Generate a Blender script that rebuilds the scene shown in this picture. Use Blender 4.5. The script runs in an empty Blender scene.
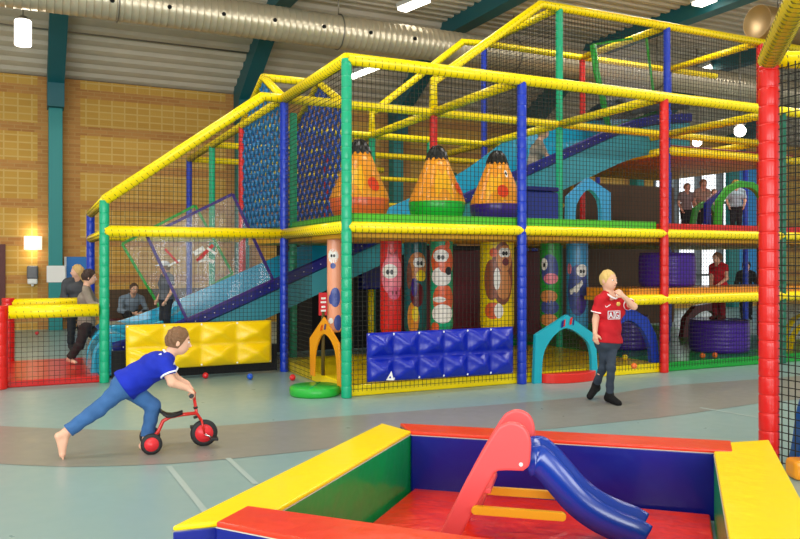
import bpy, math, random
import numpy as np
from mathutils import Vector, Matrix
random.seed(7)
C = bpy.context.scene.collection
R = math.radians
# ------------------------------------------------------------------ camera maths
F, HX, HY, HC = 782.0, 400.0, 263.0, 1.3
TH = R(25.51)
U = Vector((math.cos(TH), math.sin(TH), 0)); V = Vector((-math.sin(TH), math.cos(TH), 0)); Z = Vector((0, 0, 1))
P0 = Vector((-.516, 7.544, 0)); M = 2.0235
def G(i, j, z=0.0): return P0 + U*(i*M) + V*(j*M) + Z*z          # bay grid of the play frame
def W(s, w, z=0.0): return P0 + U*s + V*w + Z*z                   # same axes in metres
def ray(x, y): return Vector(((x-HX)/F, 1.0, (HY-y)/F))
EYE = Vector((0, 0, HC))
def PD(x, y, d): return EYE + ray(x, y)*d
def PZ(x, y, z=0.0):
    r = ray(x, y); return EYE + r*((z-HC)/r.z)
def PP(x, y, pt, n):
    r = ray(x, y); return EYE + r*((pt-EYE).dot(n)/r.dot(n))
def PJ(x, y, j): return PP(x, y, G(0, j), V)
def PI(x, y, i): return PP(x, y, G(i, 0), U)
def ij(p):
    q = p-P0; return q.dot(U)/M, q.dot(V)/M
# ------------------------------------------------------------------ materials
MATS = {}
def lin(c):
    if isinstance(c, str):
        c = [int(c[k:k+2], 16)/255 for k in (0, 2, 4)]
    return tuple((x/12.92 if x <= .04045 else ((x+.055)/1.055)**2.4) for x in c) + (1,)
def mat(name, col, rough=.5, spec=.5, metal=0, bump=0, bscale=8, var=0, vscale=3, emit=None, es=0, trans=0, coat=0):
    if name in MATS: return MATS[name]
    m = bpy.data.materials.new(name); m.use_nodes = True
    nt = m.node_tree; b = nt.nodes['Principled BSDF']
    b.inputs['Base Color'].default_value = lin(col)
    b.inputs['Roughness'].default_value = rough
    b.inputs['Specular IOR Level'].default_value = spec
    b.inputs['Metallic'].default_value = metal
    b.inputs['Coat Weight'].default_value = coat
    b.inputs['Coat Roughness'].default_value = .12
    tc = nt.nodes.new('ShaderNodeTexCoord')
    if var:
        n = nt.nodes.new('ShaderNodeTexNoise'); n.inputs['Scale'].default_value = vscale; n.inputs['Detail'].default_value = 4
        nt.links.new(tc.outputs['Object'], n.inputs['Vector'])
        hs = nt.nodes.new('ShaderNodeHueSaturation'); hs.inputs['Color'].default_value = lin(col)
        mr = nt.nodes.new('ShaderNodeMapRange'); mr.inputs['From Min'].default_value = .3; mr.inputs['From Max'].default_value = .7
        mr.inputs['To Min'].default_value = 1-var; mr.inputs['To Max'].default_value = 1+var
        nt.links.new(n.outputs['Fac'], mr.inputs['Value']); nt.links.new(mr.outputs['Result'], hs.inputs['Value'])
        nt.links.new(hs.outputs['Color'], b.inputs['Base Color'])
    if bump:
        n = nt.nodes.new('ShaderNodeTexNoise'); n.inputs['Scale'].default_value = bscale; n.inputs['Detail'].default_value = 2
        nt.links.new(tc.outputs['Object'], n.inputs['Vector'])
        bp = nt.nodes.new('ShaderNodeBump'); bp.inputs['Strength'].default_value = bump; bp.inputs['Distance'].default_value = .03
        nt.links.new(n.outputs['Fac'], bp.inputs['Height']); nt.links.new(bp.outputs['Normal'], b.inputs['Normal'])
    if emit:
        b.inputs['Emission Color'].default_value = lin(emit); b.inputs['Emission Strength'].default_value = es
    if trans:
        b.inputs['Alpha'].default_value = 1-trans
    MATS[name] = m; return m
def vinyl(name, col, bump=.25): return mat(name, col, rough=.3, spec=.35, bump=bump, bscale=7, coat=.16)
GREEN = vinyl('green vinyl', '0FA878'); BLUE = vinyl('blue vinyl', '1236B4'); RED = vinyl('red vinyl', 'D81E18'); YEL = vinyl('yellow vinyl', 'FFE000')
DGREEN = vinyl('dark green vinyl', '0C5F45'); LIME = vinyl('lime vinyl', '57C22A'); ORANGE = vinyl('orange vinyl', 'F29A1E'); NAVY = vinyl('navy vinyl', '10187A')
PURP = vinyl('purple vinyl', '3D1A86'); TEALV = vinyl('turquoise vinyl', '18A9BC'); SKYB = vinyl('sky blue vinyl', '3D9CD0'); MAROON = vinyl('maroon vinyl', '6E1420')
SLIDE = mat('teal slide plastic', '24A6C8', rough=.2, spec=.5, coat=.3); SLIDEU = mat('slide outer shell', '2F93A2', rough=.4)
NET = mat('black net cord', '1E1C14', rough=.8); LACE = mat('lacing cord', '7A6A14', rough=.7)
ROPE = mat('blue rope', '2450B0', rough=.7); BLACK = mat('black shade sheet', '0E0E10', rough=.8); WHITE = mat('white plastic', 'F4F2EC', rough=.4)
DARK = mat('black rubber', '18181A', rough=.5); WOODU = mat('plywood underside', 'DDA21C', rough=.55, var=.15)
# ------------------------------------------------------------------ mesh builder
ORG = {}
class MB:
    def __init__(s): s.v = []; s.f = []; s.m = []; s.sm = []
    def add(s, vs, fs, mi=0, smooth=False):
        n = len(s.v); s.v += [tuple(v) for v in vs]
        for f in fs: s.f.append([n+k for k in f]); s.m.append(mi); s.sm.append(smooth)
        return s
    def hexa(s, p, mi=0):      # p: 4 bottom then 4 top points, same winding
        return s.add(p, [(3,2,1,0),(4,5,6,7),(0,1,5,4),(1,2,6,5),(2,3,7,6),(3,0,4,7)], mi)
    def box(s, c, ax, ay, az, mi=0):   # centre + half axes
        c = Vector(c); b = [c-ax-ay-az, c+ax-ay-az, c+ax+ay-az, c-ax+ay-az]; t = [q+az*2 for q in b]
        return s.hexa(b+t, mi)
    def tube(s, pts, r, n=8, mi=0, caps=True, smooth=True, closed=False):
        pts = [Vector(p) for p in pts]; rs = r if isinstance(r, (list, tuple)) else [r]*len(pts)
        vs = []; fs = []; prev = None; L = len(pts)
        for k, p in enumerate(pts):
            if closed: t = pts[(k+1) % L]-pts[k-1]
            else: t = pts[min(k+1, L-1)]-pts[max(k-1, 0)]
            t = t.normalized() if t.length > 1e-9 else Vector((0,0,1))
            if prev is None:
                a = Vector((0,0,1)) if abs(t.z) < .9 else Vector((1,0,0))
                x = t.cross(a).normalized()
            else:
                x = (prev - t*prev.dot(t)).normalized()
            prev = x; y = t.cross(x)
            for q in range(n):
                an = 2*math.pi*(q+.5)/n; vs.append(p + (x*math.cos(an)+y*math.sin(an))*rs[k])
        for k in range(L if closed else L-1):
            a = k*n; b = ((k+1) % L)*n
            for q in range(n): fs.append((a+q, a+(q+1) % n, b+(q+1) % n, b+q))
        s.add(vs, fs, mi, smooth)
        if caps and not closed:
            s.add(vs[:n], [tuple(range(n))[::-1]], mi); s.add(vs[-n:], [tuple(range(n))], mi)
        return s
    def lathe(s, c, prof, n=24, mi=0, axis=None, smooth=True, mis=None):
        c = Vector(c); az = (axis or Z).normalized(); a = Vector((1,0,0)) if abs(az.x) < .9 else Vector((0,1,0))
        ax = (a-az*a.dot(az)).normalized(); ay = az.cross(ax)
        vs = []
        for (r, z) in prof:
            for q in range(n):
                an = 2*math.pi*q/n; vs.append(c+az*z+(ax*math.cos(an)+ay*math.sin(an))*r)
        for k in range(len(prof)-1):
            fs = [(k*n+q, k*n+(q+1) % n, (k+1)*n+(q+1) % n, (k+1)*n+q) for q in range(n)]
            base = [vs[i] for i in range(k*n, (k+2)*n)]
            s.add(base, [tuple(i-k*n for i in f) for f in fs], mis[k] if mis else mi, smooth)
        if prof[0][0] > 1e-4: s.add(vs[:n], [tuple(range(n))[::-1]], mis[0] if mis else mi)
        if prof[-1][0] > 1e-4: s.add(vs[-n:], [tuple(range(n))], mis[-1] if mis else mi)
        return s
    def ball(s, c, r, n=14, mi=0, sc=(1,1,1), basis=None):
        c = Vector(c); bx, by, bz = basis or (Vector((1,0,0)), Vector((0,1,0)), Z)
        vs = []; h = n//2
        for a in range(h+1):
            th = math.pi*a/h
            for q in range(n):
                ph = 2*math.pi*q/n
                vs.append(c+bx*(r*sc[0]*math.sin(th)*math.cos(ph))+by*(r*sc[1]*math.sin(th)*math.sin(ph))+bz*(-r*sc[2]*math.cos(th)))
        fs = [(a*n+q, a*n+(q+1) % n, (a+1)*n+(q+1) % n, (a+1)*n+q) for a in range(h) for q in range(n)]
        return s.add(vs, fs, mi, True)
    def prism(s, poly, d, mi=0, mside=None):   # poly of 3D points, extruded by vector d
        poly = [Vector(p) for p in poly]; n = len(poly); q = [p+d for p in poly]
        s.add(poly, [tuple(range(n))], mi); s.add(q, [tuple(range(n))[::-1]], mi)
        for k in range(n):
            s.add([poly[k], q[k], q[(k+1) % n], poly[(k+1) % n]], [(0,1,2,3)], mi if mside is None else mside)
        return s
    def grid(s, rows, mi=0, smooth=True):      # rows of points
        n = len(rows[0]); vs = [p for r in rows for p in r]
        return s.add(vs, [(a*n+b, a*n+b+1, (a+1)*n+b+1, (a+1)*n+b) for a in range(len(rows)-1) for b in range(n-1)], mi, smooth)
def link(o, parent=None, loc=None):
    C.objects.link(o)
    if parent: o.parent = parent; ORG[o.name] = ORG[parent.name]
    else: ORG[o.name] = Vector(loc) if loc is not None else Vector((0,0,0)); o.location = ORG[o.name]
    return o
def obj(name, mb, mats, parent=None, loc=None, label=None, bevel=0, weld=True, sub=0):
    me = bpy.data.meshes.new(name)
    og = ORG[parent.name] if parent else (Vector(loc) if loc is not None else Vector((0,0,0)))
    me.from_pydata([(x-og.x, y-og.y, z-og.z) for x, y, z in mb.v], [], mb.f)
    if not isinstance(mats, (list, tuple)): mats = [mats]
    for m in mats: me.materials.append(m)
    me.polygons.foreach_set('material_index', mb.m); me.polygons.foreach_set('use_smooth', mb.sm)
    import bmesh
    bm = bmesh.new(); bm.from_mesh(me)
    if weld: bmesh.ops.remove_doubles(bm, verts=bm.verts, dist=1e-5)
    bmesh.ops.recalc_face_normals(bm, faces=bm.faces); bm.to_mesh(me); bm.free(); me.update()
    o = bpy.data.objects.new(name, me); link(o, parent, loc)
    if label: o['label'] = label
    if bevel:
        b = o.modifiers.new('bevel', 'BEVEL'); b.width = bevel; b.segments = 3; b.limit_method = 'ANGLE'; b.angle_limit = R(40)
        b.harden_normals = False
    return o
def tag(o, label, cat, group=None):
    o['label'] = label; o['category'] = cat
    if group: o['group'] = group
    return o
def thing(name, loc, label, cat, group=None):
    o = bpy.data.objects.new(name, None); o.empty_display_size = .1; link(o, None, loc); return tag(o, label, cat, group)
def struct(name, mb, m, **k):
    o = obj(name, mb, m, **k); o['kind'] = 'structure'; return o
# ------------------------------------------------------------------ blended solids (bodies and clothes)
def n3(v): return np.array(v, dtype=np.float32)
def rc(a, b, ra, rb, k=.02, clip=None): return ('c', n3(a), n3(b), ra, rb, k, clip)
def el(c, bx, by, bz, r, k=.02, clip=None): return ('e', n3(c), (n3(bx), n3(by), n3(bz)), r, None, k, clip)
def _d(p, X, Y, Zz):
    if p[0] == 'c':
        a, b, ra, rb = p[1:5]; ba = b-a; l2 = float(ba@ba)+1e-9
        x, y, z = X-a[0], Y-a[1], Zz-a[2]
        h = np.clip((x*ba[0]+y*ba[1]+z*ba[2])/l2, 0, 1)
        d = np.sqrt((x-h*ba[0])**2+(y-h*ba[1])**2+(z-h*ba[2])**2)-(ra+(rb-ra)*h)
    else:
        c, B, r = p[1:4]; x, y, z = X-c[0], Y-c[1], Zz-c[2]
        q = [x*b[0]+y*b[1]+z*b[2] for b in B]
        k0 = np.sqrt(sum((q[t]/r[t])**2 for t in range(3)))+1e-9; k1 = np.sqrt(sum((q[t]/r[t]**2)**2 for t in range(3)))+1e-9
        d = k0*(k0-1)/k1
    for (pt, nn) in (p[6] or []):
        pt = n3(pt); nn = n3(nn); d = np.maximum(d, (X-pt[0])*nn[0]+(Y-pt[1])*nn[1]+(Zz-pt[2])*nn[2])
    return d
def _bb(p):
    if p[0] == 'c':
        r = max(p[3], p[4]); return np.minimum(p[1], p[2])-r, np.maximum(p[1], p[2])+r
    r = max(p[3]); return p[1]-r, p[1]+r
def solid(prims, cell, subs=(), wob=None, planes=()):
    lo = np.min([_bb(p)[0] for p in prims], 0)-3*cell; hi = np.max([_bb(p)[1] for p in prims], 0)+3*cell
    n = np.ceil((hi-lo)/cell).astype(int)+1
    D = np.full(n, .5, np.float32)
    ax = [lo[t]+cell*np.arange(n[t], dtype=np.float32) for t in range(3)]
    def sl(p, ex):
        a, b = _bb(p); i0 = np.maximum(((a-ex-lo)/cell).astype(int), 0); i1 = np.minimum(((b+ex-lo)/cell).astype(int)+2, n)
        s = tuple(slice(i0[t], i1[t]) for t in range(3))
        return s, ax[0][s[0]][:,None,None], ax[1][s[1]][None,:,None], ax[2][s[2]][None,None,:]
    for p in prims:
        k = p[5]; s, X, Y, Zz = sl(p, k+2.5*cell); d = _d(p, X, Y, Zz); a = D[s]
        h = np.clip(.5+.5*(d-a)/k, 0, 1); D[s] = d*(1-h)+a*h-k*h*(1-h)
    X, Y, Zz = ax[0][:,None,None], ax[1][None,:,None], ax[2][None,None,:]
    if wob is not None: D = D+wob(X, Y, Zz).astype(np.float32)
    for p in subs:
        s, x, y, z = sl(p, 3*cell); D[s] = np.maximum(D[s], -_d(p, x, y, z))
    for (pt, nn) in planes:
        pt = n3(pt); nn = n3(nn); D = np.maximum(D, (X-pt[0])*nn[0]+(Y-pt[1])*nn[1]+(Zz-pt[2])*nn[2])
    S = D < 0
    cnt = sum(S[a:n[0]-1+a, b:n[1]-1+b, c:n[2]-1+c].astype(np.int8) for a in (0,1) for b in (0,1) for c in (0,1))
    act = (cnt > 0) & (cnt < 8); idx = np.argwhere(act)
    acc = np.zeros((len(idx), 3)); num = np.zeros(len(idx))
    cs = [(a,b,c) for a in (0,1) for b in (0,1) for c in (0,1)]
    dv = {q: D[idx[:,0]+q[0], idx[:,1]+q[1], idx[:,2]+q[2]] for q in cs}
    for q in cs:
        for t in range(3):
            if q[t] == 0:
                w = list(q); w[t] = 1; w = tuple(w); a, b = dv[q], dv[w]; cr = (a < 0) != (b < 0)
                f = np.where(cr, a/np.where(np.abs(a-b) < 1e-12, 1, a-b), 0)
                for u_ in range(3): acc[:,u_] += np.where(cr, q[u_]+(f if u_ == t else 0), 0)
                num += cr
    vs = lo+cell*(idx+acc/num[:,None])
    vid = np.full(act.shape, -1, np.int64); vid[act] = np.arange(len(idx))
    fs = []
    for t in range(3):
        o1, o2 = (t+1) % 3, (t+2) % 3
        s0 = [slice(1, n[q]-1) for q in range(3)]; s0[t] = slice(0, n[t]-1); s1 = list(s0); s1[t] = slice(1, n[t])
        e = S[tuple(s0)] != S[tuple(s1)]; I = np.argwhere(e); off = np.ones(3, int); off[t] = 0; I = I+off
        def g(d1, d2):
            J = I.copy(); J[:,o1] += d1; J[:,o2] += d2; return vid[J[:,0], J[:,1], J[:,2]]
        qd = np.stack([g(-1,-1), g(0,-1), g(0,0), g(-1,0)], 1)
        ins = S[I[:,0], I[:,1], I[:,2]]; qd[~ins] = qd[~ins][:, ::-1]
        fs.append(qd)
    fs = np.concatenate(fs); fs = fs[(fs >= 0).all(1)]
    mb = MB(); mb.v = [tuple(v) for v in vs.tolist()]; mb.f = fs.tolist(); mb.m = [0]*len(fs); mb.sm = [True]*len(fs)
    return mb
def nrm(v): return Vector(v).normalized()
SKIN = mat('skin', 'EBB698', rough=.5, spec=.3)
def cloth(name, col): return mat(name, col, rough=.75, spec=.25, bump=.3, bscale=14, var=.16, vscale=7)
def hand(pr, wr, d, pn, s, side, curl=.5):
    """palm, four unequal fingers with two bends, thumb off the side of the palm"""
    d = nrm(d); pn = nrm(Vector(pn)-d*Vector(pn).dot(d)); sd = d.cross(pn).normalized()*side
    k = .006*s
    for q in (-1, 0, 1): pr.append(rc(wr, wr+d*.05*s+sd*q*.016*s, .017*s, .0125*s, k))
    for q, L in zip((-1.5, -.5, .5, 1.5), (.040, .052, .056, .050)):
        a = wr+d*.055*s+sd*q*.0125*s; L *= s
        d1 = (d*math.cos(curl*.7)+pn*math.sin(curl*.7)).normalized(); b = a+d1*L*.5
        d2 = (d*math.cos(curl*1.6)+pn*math.sin(curl*1.6)).normalized(); c = b+d2*L*.5
        pr.append(rc(a, b, .0085*s, .0078*s, k*.6)); pr.append(rc(b, c, .0078*s, .0062*s, k*.6))
    a = wr+d*.018*s+sd*.016*s; b = a+(d*.6+sd*.75+pn*.3).normalized()*.032*s; c = b+(d*.8+sd*.1+pn*.5).normalized()*.026*s
    pr.append(rc(a, b, .0105*s, .009*s, k)); pr.append(rc(b, c, .009*s, .0065*s, k*.6))
def person(name, label, J, s=1.0, cell=.006, hair='6B4A2E', shirt='3355CC', pants='2E3A50', shoes=None, sleeve=.5, hem=.0,
           skin=SKIN, trim=None, vneck=False, longhair=False, curl=(.5,.5), group=None, hairvol=1.0, pant_end=1.0, cap=None):
    """J: joints; body one mesh, clothes, hair and face details as its children"""
    base = Vector((J['pv'].x, J['pv'].y, min(J['anL'].z, J['anR'].z)-.05*s))
    root = thing(name, base, label, 'person', group)
    fw, up = nrm(J['fw']), nrm(J['up']); up = (up-fw*up.dot(fw)).normalized(); rt = fw.cross(up)
    hs = .87*s; hd = J['hd']; sx = (J['shL']-J['shR']).normalized(); hx = (J['hipL']-J['hipR']).normalized()
    B = []; ch, pv, nk = J['ch'], J['pv'], J['nk']; ws = (ch*.45+pv*.55)
    k = .03*s
    torso = [rc(pv-hx*.05*s, pv+hx*.05*s, .078*s, .078*s, k), rc(ws-hx*.04*s, ws+hx*.04*s, .07*s, .07*s, k*1.3),
             rc(ch-sx*.058*s, ch+sx*.058*s, .077*s, .077*s, k), rc(ws, ch, .082*s, .085*s, k), rc(pv, ws, .085*s, .08*s, k),
             rc(nk-sx*.03*s, J['shR']-(J['shR']-nk)*.12, .04*s, .04*s, k), rc(nk+sx*.03*s, J['shL']-(J['shL']-nk)*.12, .04*s, .04*s, k)]
    B += torso
    B += [rc(nk-(hd-nk)*.15, hd-up*.05*s-fw*.015*s, .043*s, .04*s, .02*s)]
    B += [el(hd, rt, fw, up, (.072*hs, .087*hs, .1*hs), .01*hs), el(hd-up*.048*hs+fw*.03*hs, rt, fw, up, (.052*hs, .055*hs, .056*hs), .025*hs),
          rc(hd+fw*.083*hs+up*.006*hs, hd+fw*.099*hs-up*.022*hs, .007*hs, .0125*hs, .012*hs),
          rc(hd+fw*.078*hs-up*.052*hs-rt*.012*hs, hd+fw*.078*hs-up*.052*hs+rt*.012*hs, .0085*hs, .0085*hs, .006*hs)]
    for q in (-1, 1):
        B.append(el(hd+rt*q*.073*hs-fw*.008*hs-up*.012*hs, rt, fw, up, (.011*hs, .02*hs, .03*hs), .006*hs))
    for L in 'LR':
        sg = 1 if L == 'L' else -1
        sh, elb, wr, hip, kn, an, toe = (J[q+L] for q in ('sh','el','wr','hip','kn','an','toe'))
        B += [rc(sh, elb, .038*s, .03*s, .02*s), rc(elb, wr, .031*s, .021*s, .012*s)]
        hand(B, wr, J.get('hand'+L, wr-elb), J.get('palm'+L, -sx*sg), s, sg if L == 'L' else 1, curl[0 if L == 'L' else 1])
        g_ = s*J.get('leg', 1.0); B += [rc(hip, kn, .068*g_, .046*g_, .03*s), rc(kn, kn+(an-kn)*.35, .045*g_, .044*g_, .015*s), rc(kn+(an-kn)*.3, an, .045*g_, .029*g_, .015*s)]
        td = (toe-an); heel = J.get('heel'+L, an-Vector((td.x, td.y, 0)).normalized()*.025*s-Z*.022*s)
        B += [rc(an, heel, .026*s, .022*s, .012*s), rc(heel, toe, .022*s, .018*s, .015*s), rc(an, toe, .025*s, .016*s, .02*s)]
        if shoes is None:
            tx = nrm((toe-heel).cross(Z))
            for q in range(5):
                a = toe+tx*(q-2)*.011*s*sg; B.append(rc(a, a+nrm(toe-heel)*(.026-.003*q)*s, .009*s, .007*s, .004*s))
    body = obj('body', solid(B, cell), skin, root)
    # shirt
    S = []; g = .014*s
    for p in torso[:5]: S.append(('c', p[1], p[2], p[3]+g, p[4]+g, p[5], None))
    for p in torso[5:]: S.append(('c', p[1], p[2], p[3]+g*.6, p[4]+g*.8, p[5], None))
    cuffs = []
    for L in 'LR':
        sh, elb, wr = J['sh'+L], J['el'+L], J['wr'+L]
        if sleeve <= 1:
            e = sh+(elb-sh)*sleeve; S.append(rc(sh, e+(elb-sh)*.08, .05*s, .052*s, .02*s, [(e, nrm(elb-sh))])); cuffs.append((e, nrm(elb-sh), .05*s))
        else:
            e = elb+(wr-elb)*(sleeve-1); S.append(rc(sh, elb, .052*s, .044*s, .02*s)); S.append(rc(elb, e, .044*s, .033*s, .015*s, [(e, nrm(wr-elb))]))
    dn = (pv-ch).normalized(); hemp = pv+dn*hem*s
    S.append(rc(pv-hx*.038*s, hemp-hx*.038*s+dn*.02*s, .094*s, .094*s, k)); S.append(rc(pv+hx*.038*s, hemp+hx*.038*s+dn*.02*s, .094*s, .094*s, k))
    fr = 60/s
    wob = lambda X, Y, Q: .0035*s*(np.sin(X*fr*.6+Q*fr*.8)*np.sin(Y*fr*.7-Q*fr*.35)+.5*np.sin(Q*fr*.45+X*fr))
    cols = [rc(nk-(hd-nk)*.1, hd, .052*s, .06*s, .01)]
    cf = nrm(sx.cross(Z)) if abs(sx.z) < .9 else fw
    if cf.dot(fw) < 0 and cf.dot(Vector(J.get('cf', fw))) < 0: cf = -cf
    if 'cf' in J: cf = nrm(J['cf'])
    if vneck: cols.append(rc(nk+cf*.06*s, nk+cf*.1*s-Z*.06*s, .04*s, .012*s, .01))
    obj('shirt', solid(S, cell, cols, wob, [(hemp, dn)]), cloth('cloth '+shirt, shirt), root)
    if trim:
        t = MB()
        for (e, d_, r) in cuffs:
            a = d_.cross(Vector((.3,.5,.8))).normalized(); b = d_.cross(a)
            t.tube([e-d_*.006*s+(a*math.cos(w)+b*math.sin(w))*(r+.002*s) for w in np.linspace(0, 2*math.pi, 20, endpoint=False)], .007*s, 6, closed=True)
        obj('cuff_trim', t, cloth('trim '+trim, trim), root)
        t = MB(); a = sx; n_ = nk+(hd-nk)*.12
        pts = [n_+sx*.058*s*math.cos(w)+cf*.06*s*math.sin(w)-Z*(.05*s*max(0, math.sin(w))**2 if vneck else .01*s) + cf*(.035*s*max(0, math.sin(w))**2 if vneck else 0) for w in np.linspace(0, 2*math.pi, 24, endpoint=False)]
        obj('collar', t.tube(pts, .009*s, 6, closed=True), cloth('trim '+trim, trim), root)
    # trousers
    Tn = [('c', p[1], p[2], p[3]+.008*s, p[4]+.008*s, p[5], [(pv-dn*.06*s, -dn)]) for p in (torso[0], torso[4])]
    for L in 'LR':
        hip, kn, an = J['hip'+L], J['kn'+L], J['an'+L]
        e = kn+(an-kn)*(pant_end*.94)
        Tn += [rc(hip, kn, .077*g_, .055*g_, .03*s), rc(kn, e, .056*g_, .050*g_, .02*s, [(e, nrm(an-kn))])]
    wob2 = lambda X, Y, Q: .004*s*(np.sin(Q*fr*.9+X*fr*.4)*np.sin(Y*fr*.5+Q*fr*.4))
    obj('trousers', solid(Tn, cell, (), wob2), cloth('cloth '+pants, pants), root)
    if shoes:
        for L in 'LR':
            an, toe = J['an'+L], J['toe'+L]; td = toe-an; heel = J.get('heel'+L, an-Vector((td.x, td.y, 0)).normalized()*.025*s-Z*.022*s)
            tt = toe+nrm(toe-heel)*.012*s
            obj('shoe', solid([rc(an+(J['kn'+L]-an)*.1, heel, .038*s, .034*s, .015*s), rc(heel, tt, .034*s, .029*s, .015*s), rc(an, tt, .035*s, .026*s, .02*s)], cell), cloth('shoe '+shoes, shoes), root)
    # hair
    hv = .012*hs*hairvol
    hr = [el(hd+up*.012*hs-fw*.012*hs, rt, fw, up, (.074*hs+hv, .084*hs+hv, .094*hs+hv), .02*hs)]
    hp = [(hd+fw*.052*hs+up*.035*hs, nrm(fw*1.0-up*.55)), (hd-up*.055*hs, -up)]
    if longhair: hr.append(rc(hd-fw*.05*hs, hd-fw*.07*hs-up*.2*hs, .06*hs, .035*hs, .04*hs)); hp = hp[:1]
    f2 = 150/s
    wh = lambda X, Y, Q: .0028*s*hairvol*(np.sin((X-hd.x)*f2+(Q-hd.z)*f2*.25+2*np.sin((Y-hd.y)*40/s))+.6*np.sin((Y-hd.y)*f2*1.1-(Q-hd.z)*f2*.3))
    obj('hair', solid(hr, cell, [rc(hd+fw*.09*hs+up*.0*hs-rt*.03*hs, hd+fw*.09*hs+rt*.03*hs, .05*hs, .05*hs, .01)], wh, hp), mat('hair '+hair, hair, rough=.6, bump=.5, bscale=60), root)
    # face details
    e = MB(); fm = MB()
    for q in (-1, 1):
        c = hd+fw*.077*hs+rt*q*.03*hs+up*.006*hs
        e.ball(c, .0125*hs, 10, 0, (1,.8,.7), (rt, fw, up)); e.ball(c+fw*.008*hs, .0062*hs, 8, 1, (1,.6,1), (rt, fw, up))
        fm.tube([hd+fw*.079*hs+rt*q*.018*hs+up*.028*hs, hd+fw*.076*hs+rt*q*.032*hs+up*.032*hs, hd+fw*.068*hs+rt*q*.045*hs+up*.027*hs], .0038*hs, 5, 0)
    obj('eye', e, [WHITE, mat('iris', '2A1E18', rough=.2)], root); obj('eyebrow', fm, mat('hair '+hair, hair), root)
    mo = MB().tube([hd+fw*.079*hs-up*.05*hs+rt*.02*hs, hd+fw*.089*hs-up*.052*hs, hd+fw*.079*hs-up*.05*hs-rt*.02*hs], .005*hs, 6)
    obj('lips', mo, mat('lips', 'C0605A', rough=.4), root)
    if cap:
        obj('cap', solid([el(hd+up*.035*hs, rt, fw, up, (.09*hs, .105*hs, .085*hs), .01), el(hd+up*.045*hs+fw*.1*hs, rt, fw, up, (.07*hs, .075*hs, .012*hs), .02*hs)], cell, planes=[(hd+up*.03*hs, -up)]), cloth('cap '+cap, cap), root)
    return root
def stand(base, face, H, arm=0, lean=0, step=.0):
    """joints of a plain standing figure; arm lifts the forearms forward"""
    f = nrm(face); f.z = 0; f.normalize(); l = Z.cross(f)
    q = lambda a, b, c: base+f*a*H+l*b*H+Z*c*H
    J = dict(pv=q(0,0,.5), ch=q(.02+lean*.5,0,.70), nk=q(.02+lean,0,.815), hd=q(.045+lean*1.2,0,.905), fw=f-Z*.1, up=Z, cf=f)
    for L, g in (('L',1),('R',-1)):
        J['sh'+L] = q(.01+lean*.9, g*.115, .775); J['el'+L] = q(-.01+arm*.06+lean*.7, g*.15, .61); J['wr'+L] = q(.04+arm*.16+lean*.6, g*(.14-arm*.05), .47+arm*.1)
        st = step*g
        J['hip'+L] = q(0, g*.052, .48); J['kn'+L] = q(.02+st*.5, g*.055, .265); J['an'+L] = q(-.01+st, g*.055, .05); J['toe'+L] = q(.08+st, g*.065, .018)
    return J
def smooth(pts, n=6):
    out = []; L = len(pts)
    for k in range(L-1):
        p0, p1, p2, p3 = pts[max(k-1,0)], pts[k], pts[k+1], pts[min(k+2,L-1)]
        for t in np.linspace(0, 1, n, endpoint=False):
            out.append(tuple(.5*((2*p1[q])+(p2[q]-p0[q])*t+(2*p0[q]-5*p1[q]+4*p2[q]-p3[q])*t*t+(3*p1[q]-p0[q]-3*p2[q]+p3[q])*t**3) for q in (0,1)))
    return out+[pts[-1]]
# =================================================================== SETTING
sc = bpy.context.scene
cam = bpy.data.cameras.new('camera'); co = bpy.data.objects.new('camera', cam); C.objects.link(co)
co.location = EYE; co.rotation_euler = (R(90), 0, 0); cam.sensor_width = 36; cam.lens = F*36/800; cam.shift_y = (HY-269.5)/800; cam.clip_start = .05
sc.camera = co
sc.view_settings.view_transform = 'Standard'; sc.view_settings.look = 'None'; sc.view_settings.gamma = 1; sc.view_settings.exposure = 0.0
def nodes(name, rough=.5, spec=.5):
    m = bpy.data.materials.new(name); m.use_nodes = True; nt = m.node_tree; b = nt.nodes['Principled BSDF']
    b.inputs['Roughness'].default_value = rough; b.inputs['Specular IOR Level'].default_value = spec
    return m, nt, b
def N(nt, t, **kw):
    n = nt.nodes.new(t)
    for k, v in kw.items():
        if k in n.inputs.keys(): n.inputs[k].default_value = v
        else: setattr(n, k, v)
    return n
# floor -----------------------------------------------------------------------
def floor_mat(name, col, col2):
    m, nt, b = nodes(name, .3, .5)
    tc = N(nt, 'ShaderNodeTexCoord'); n = N(nt, 'ShaderNodeTexNoise', Scale=1.1, Detail=5.0)
    nt.links.new(tc.outputs['Object'], n.inputs['Vector'])
    mx = N(nt, 'ShaderNodeMix', data_type='RGBA'); mx.inputs[6].default_value = lin(col); mx.inputs[7].default_value = lin(col2)
    nt.links.new(n.outputs['Fac'], mx.inputs[0]); nt.links.new(mx.outputs[2], b.inputs['Base Color'])
    n2 = N(nt, 'ShaderNodeTexNoise', Scale=9.0, Detail=4.0); nt.links.new(tc.outputs['Object'], n2.inputs['Vector'])
    mr = N(nt, 'ShaderNodeMapRange'); mr.inputs['To Min'].default_value = .22; mr.inputs['To Max'].default_value = .42
    nt.links.new(n2.outputs['Fac'], mr.inputs['Value']); nt.links.new(mr.outputs['Result'], b.inputs['Roughness'])
    return m
FLOOR = floor_mat('sports floor', '84A4A5', '92A9A4'); BAND = floor_mat('floor band', '868680', '908E86')
fl = MB().add([W(-14,-14,0), W(30,-14,0), W(30,10,0), W(-14,10,0)], [(0,1,2,3)])
fl.add([W(-14,-14,-.2), W(30,-14,-.2), W(30,10,-.2), W(-14,10,-.2)], [(3,2,1,0)])
struct('floor', fl, FLOOR, weld=False)
top = [(-500,408),(-60,423),(0,426),(63,428.6),(141,431),(218,426),(356,415),(480,406),(598,396),(660,386),(760,379),(900,368)]
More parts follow.
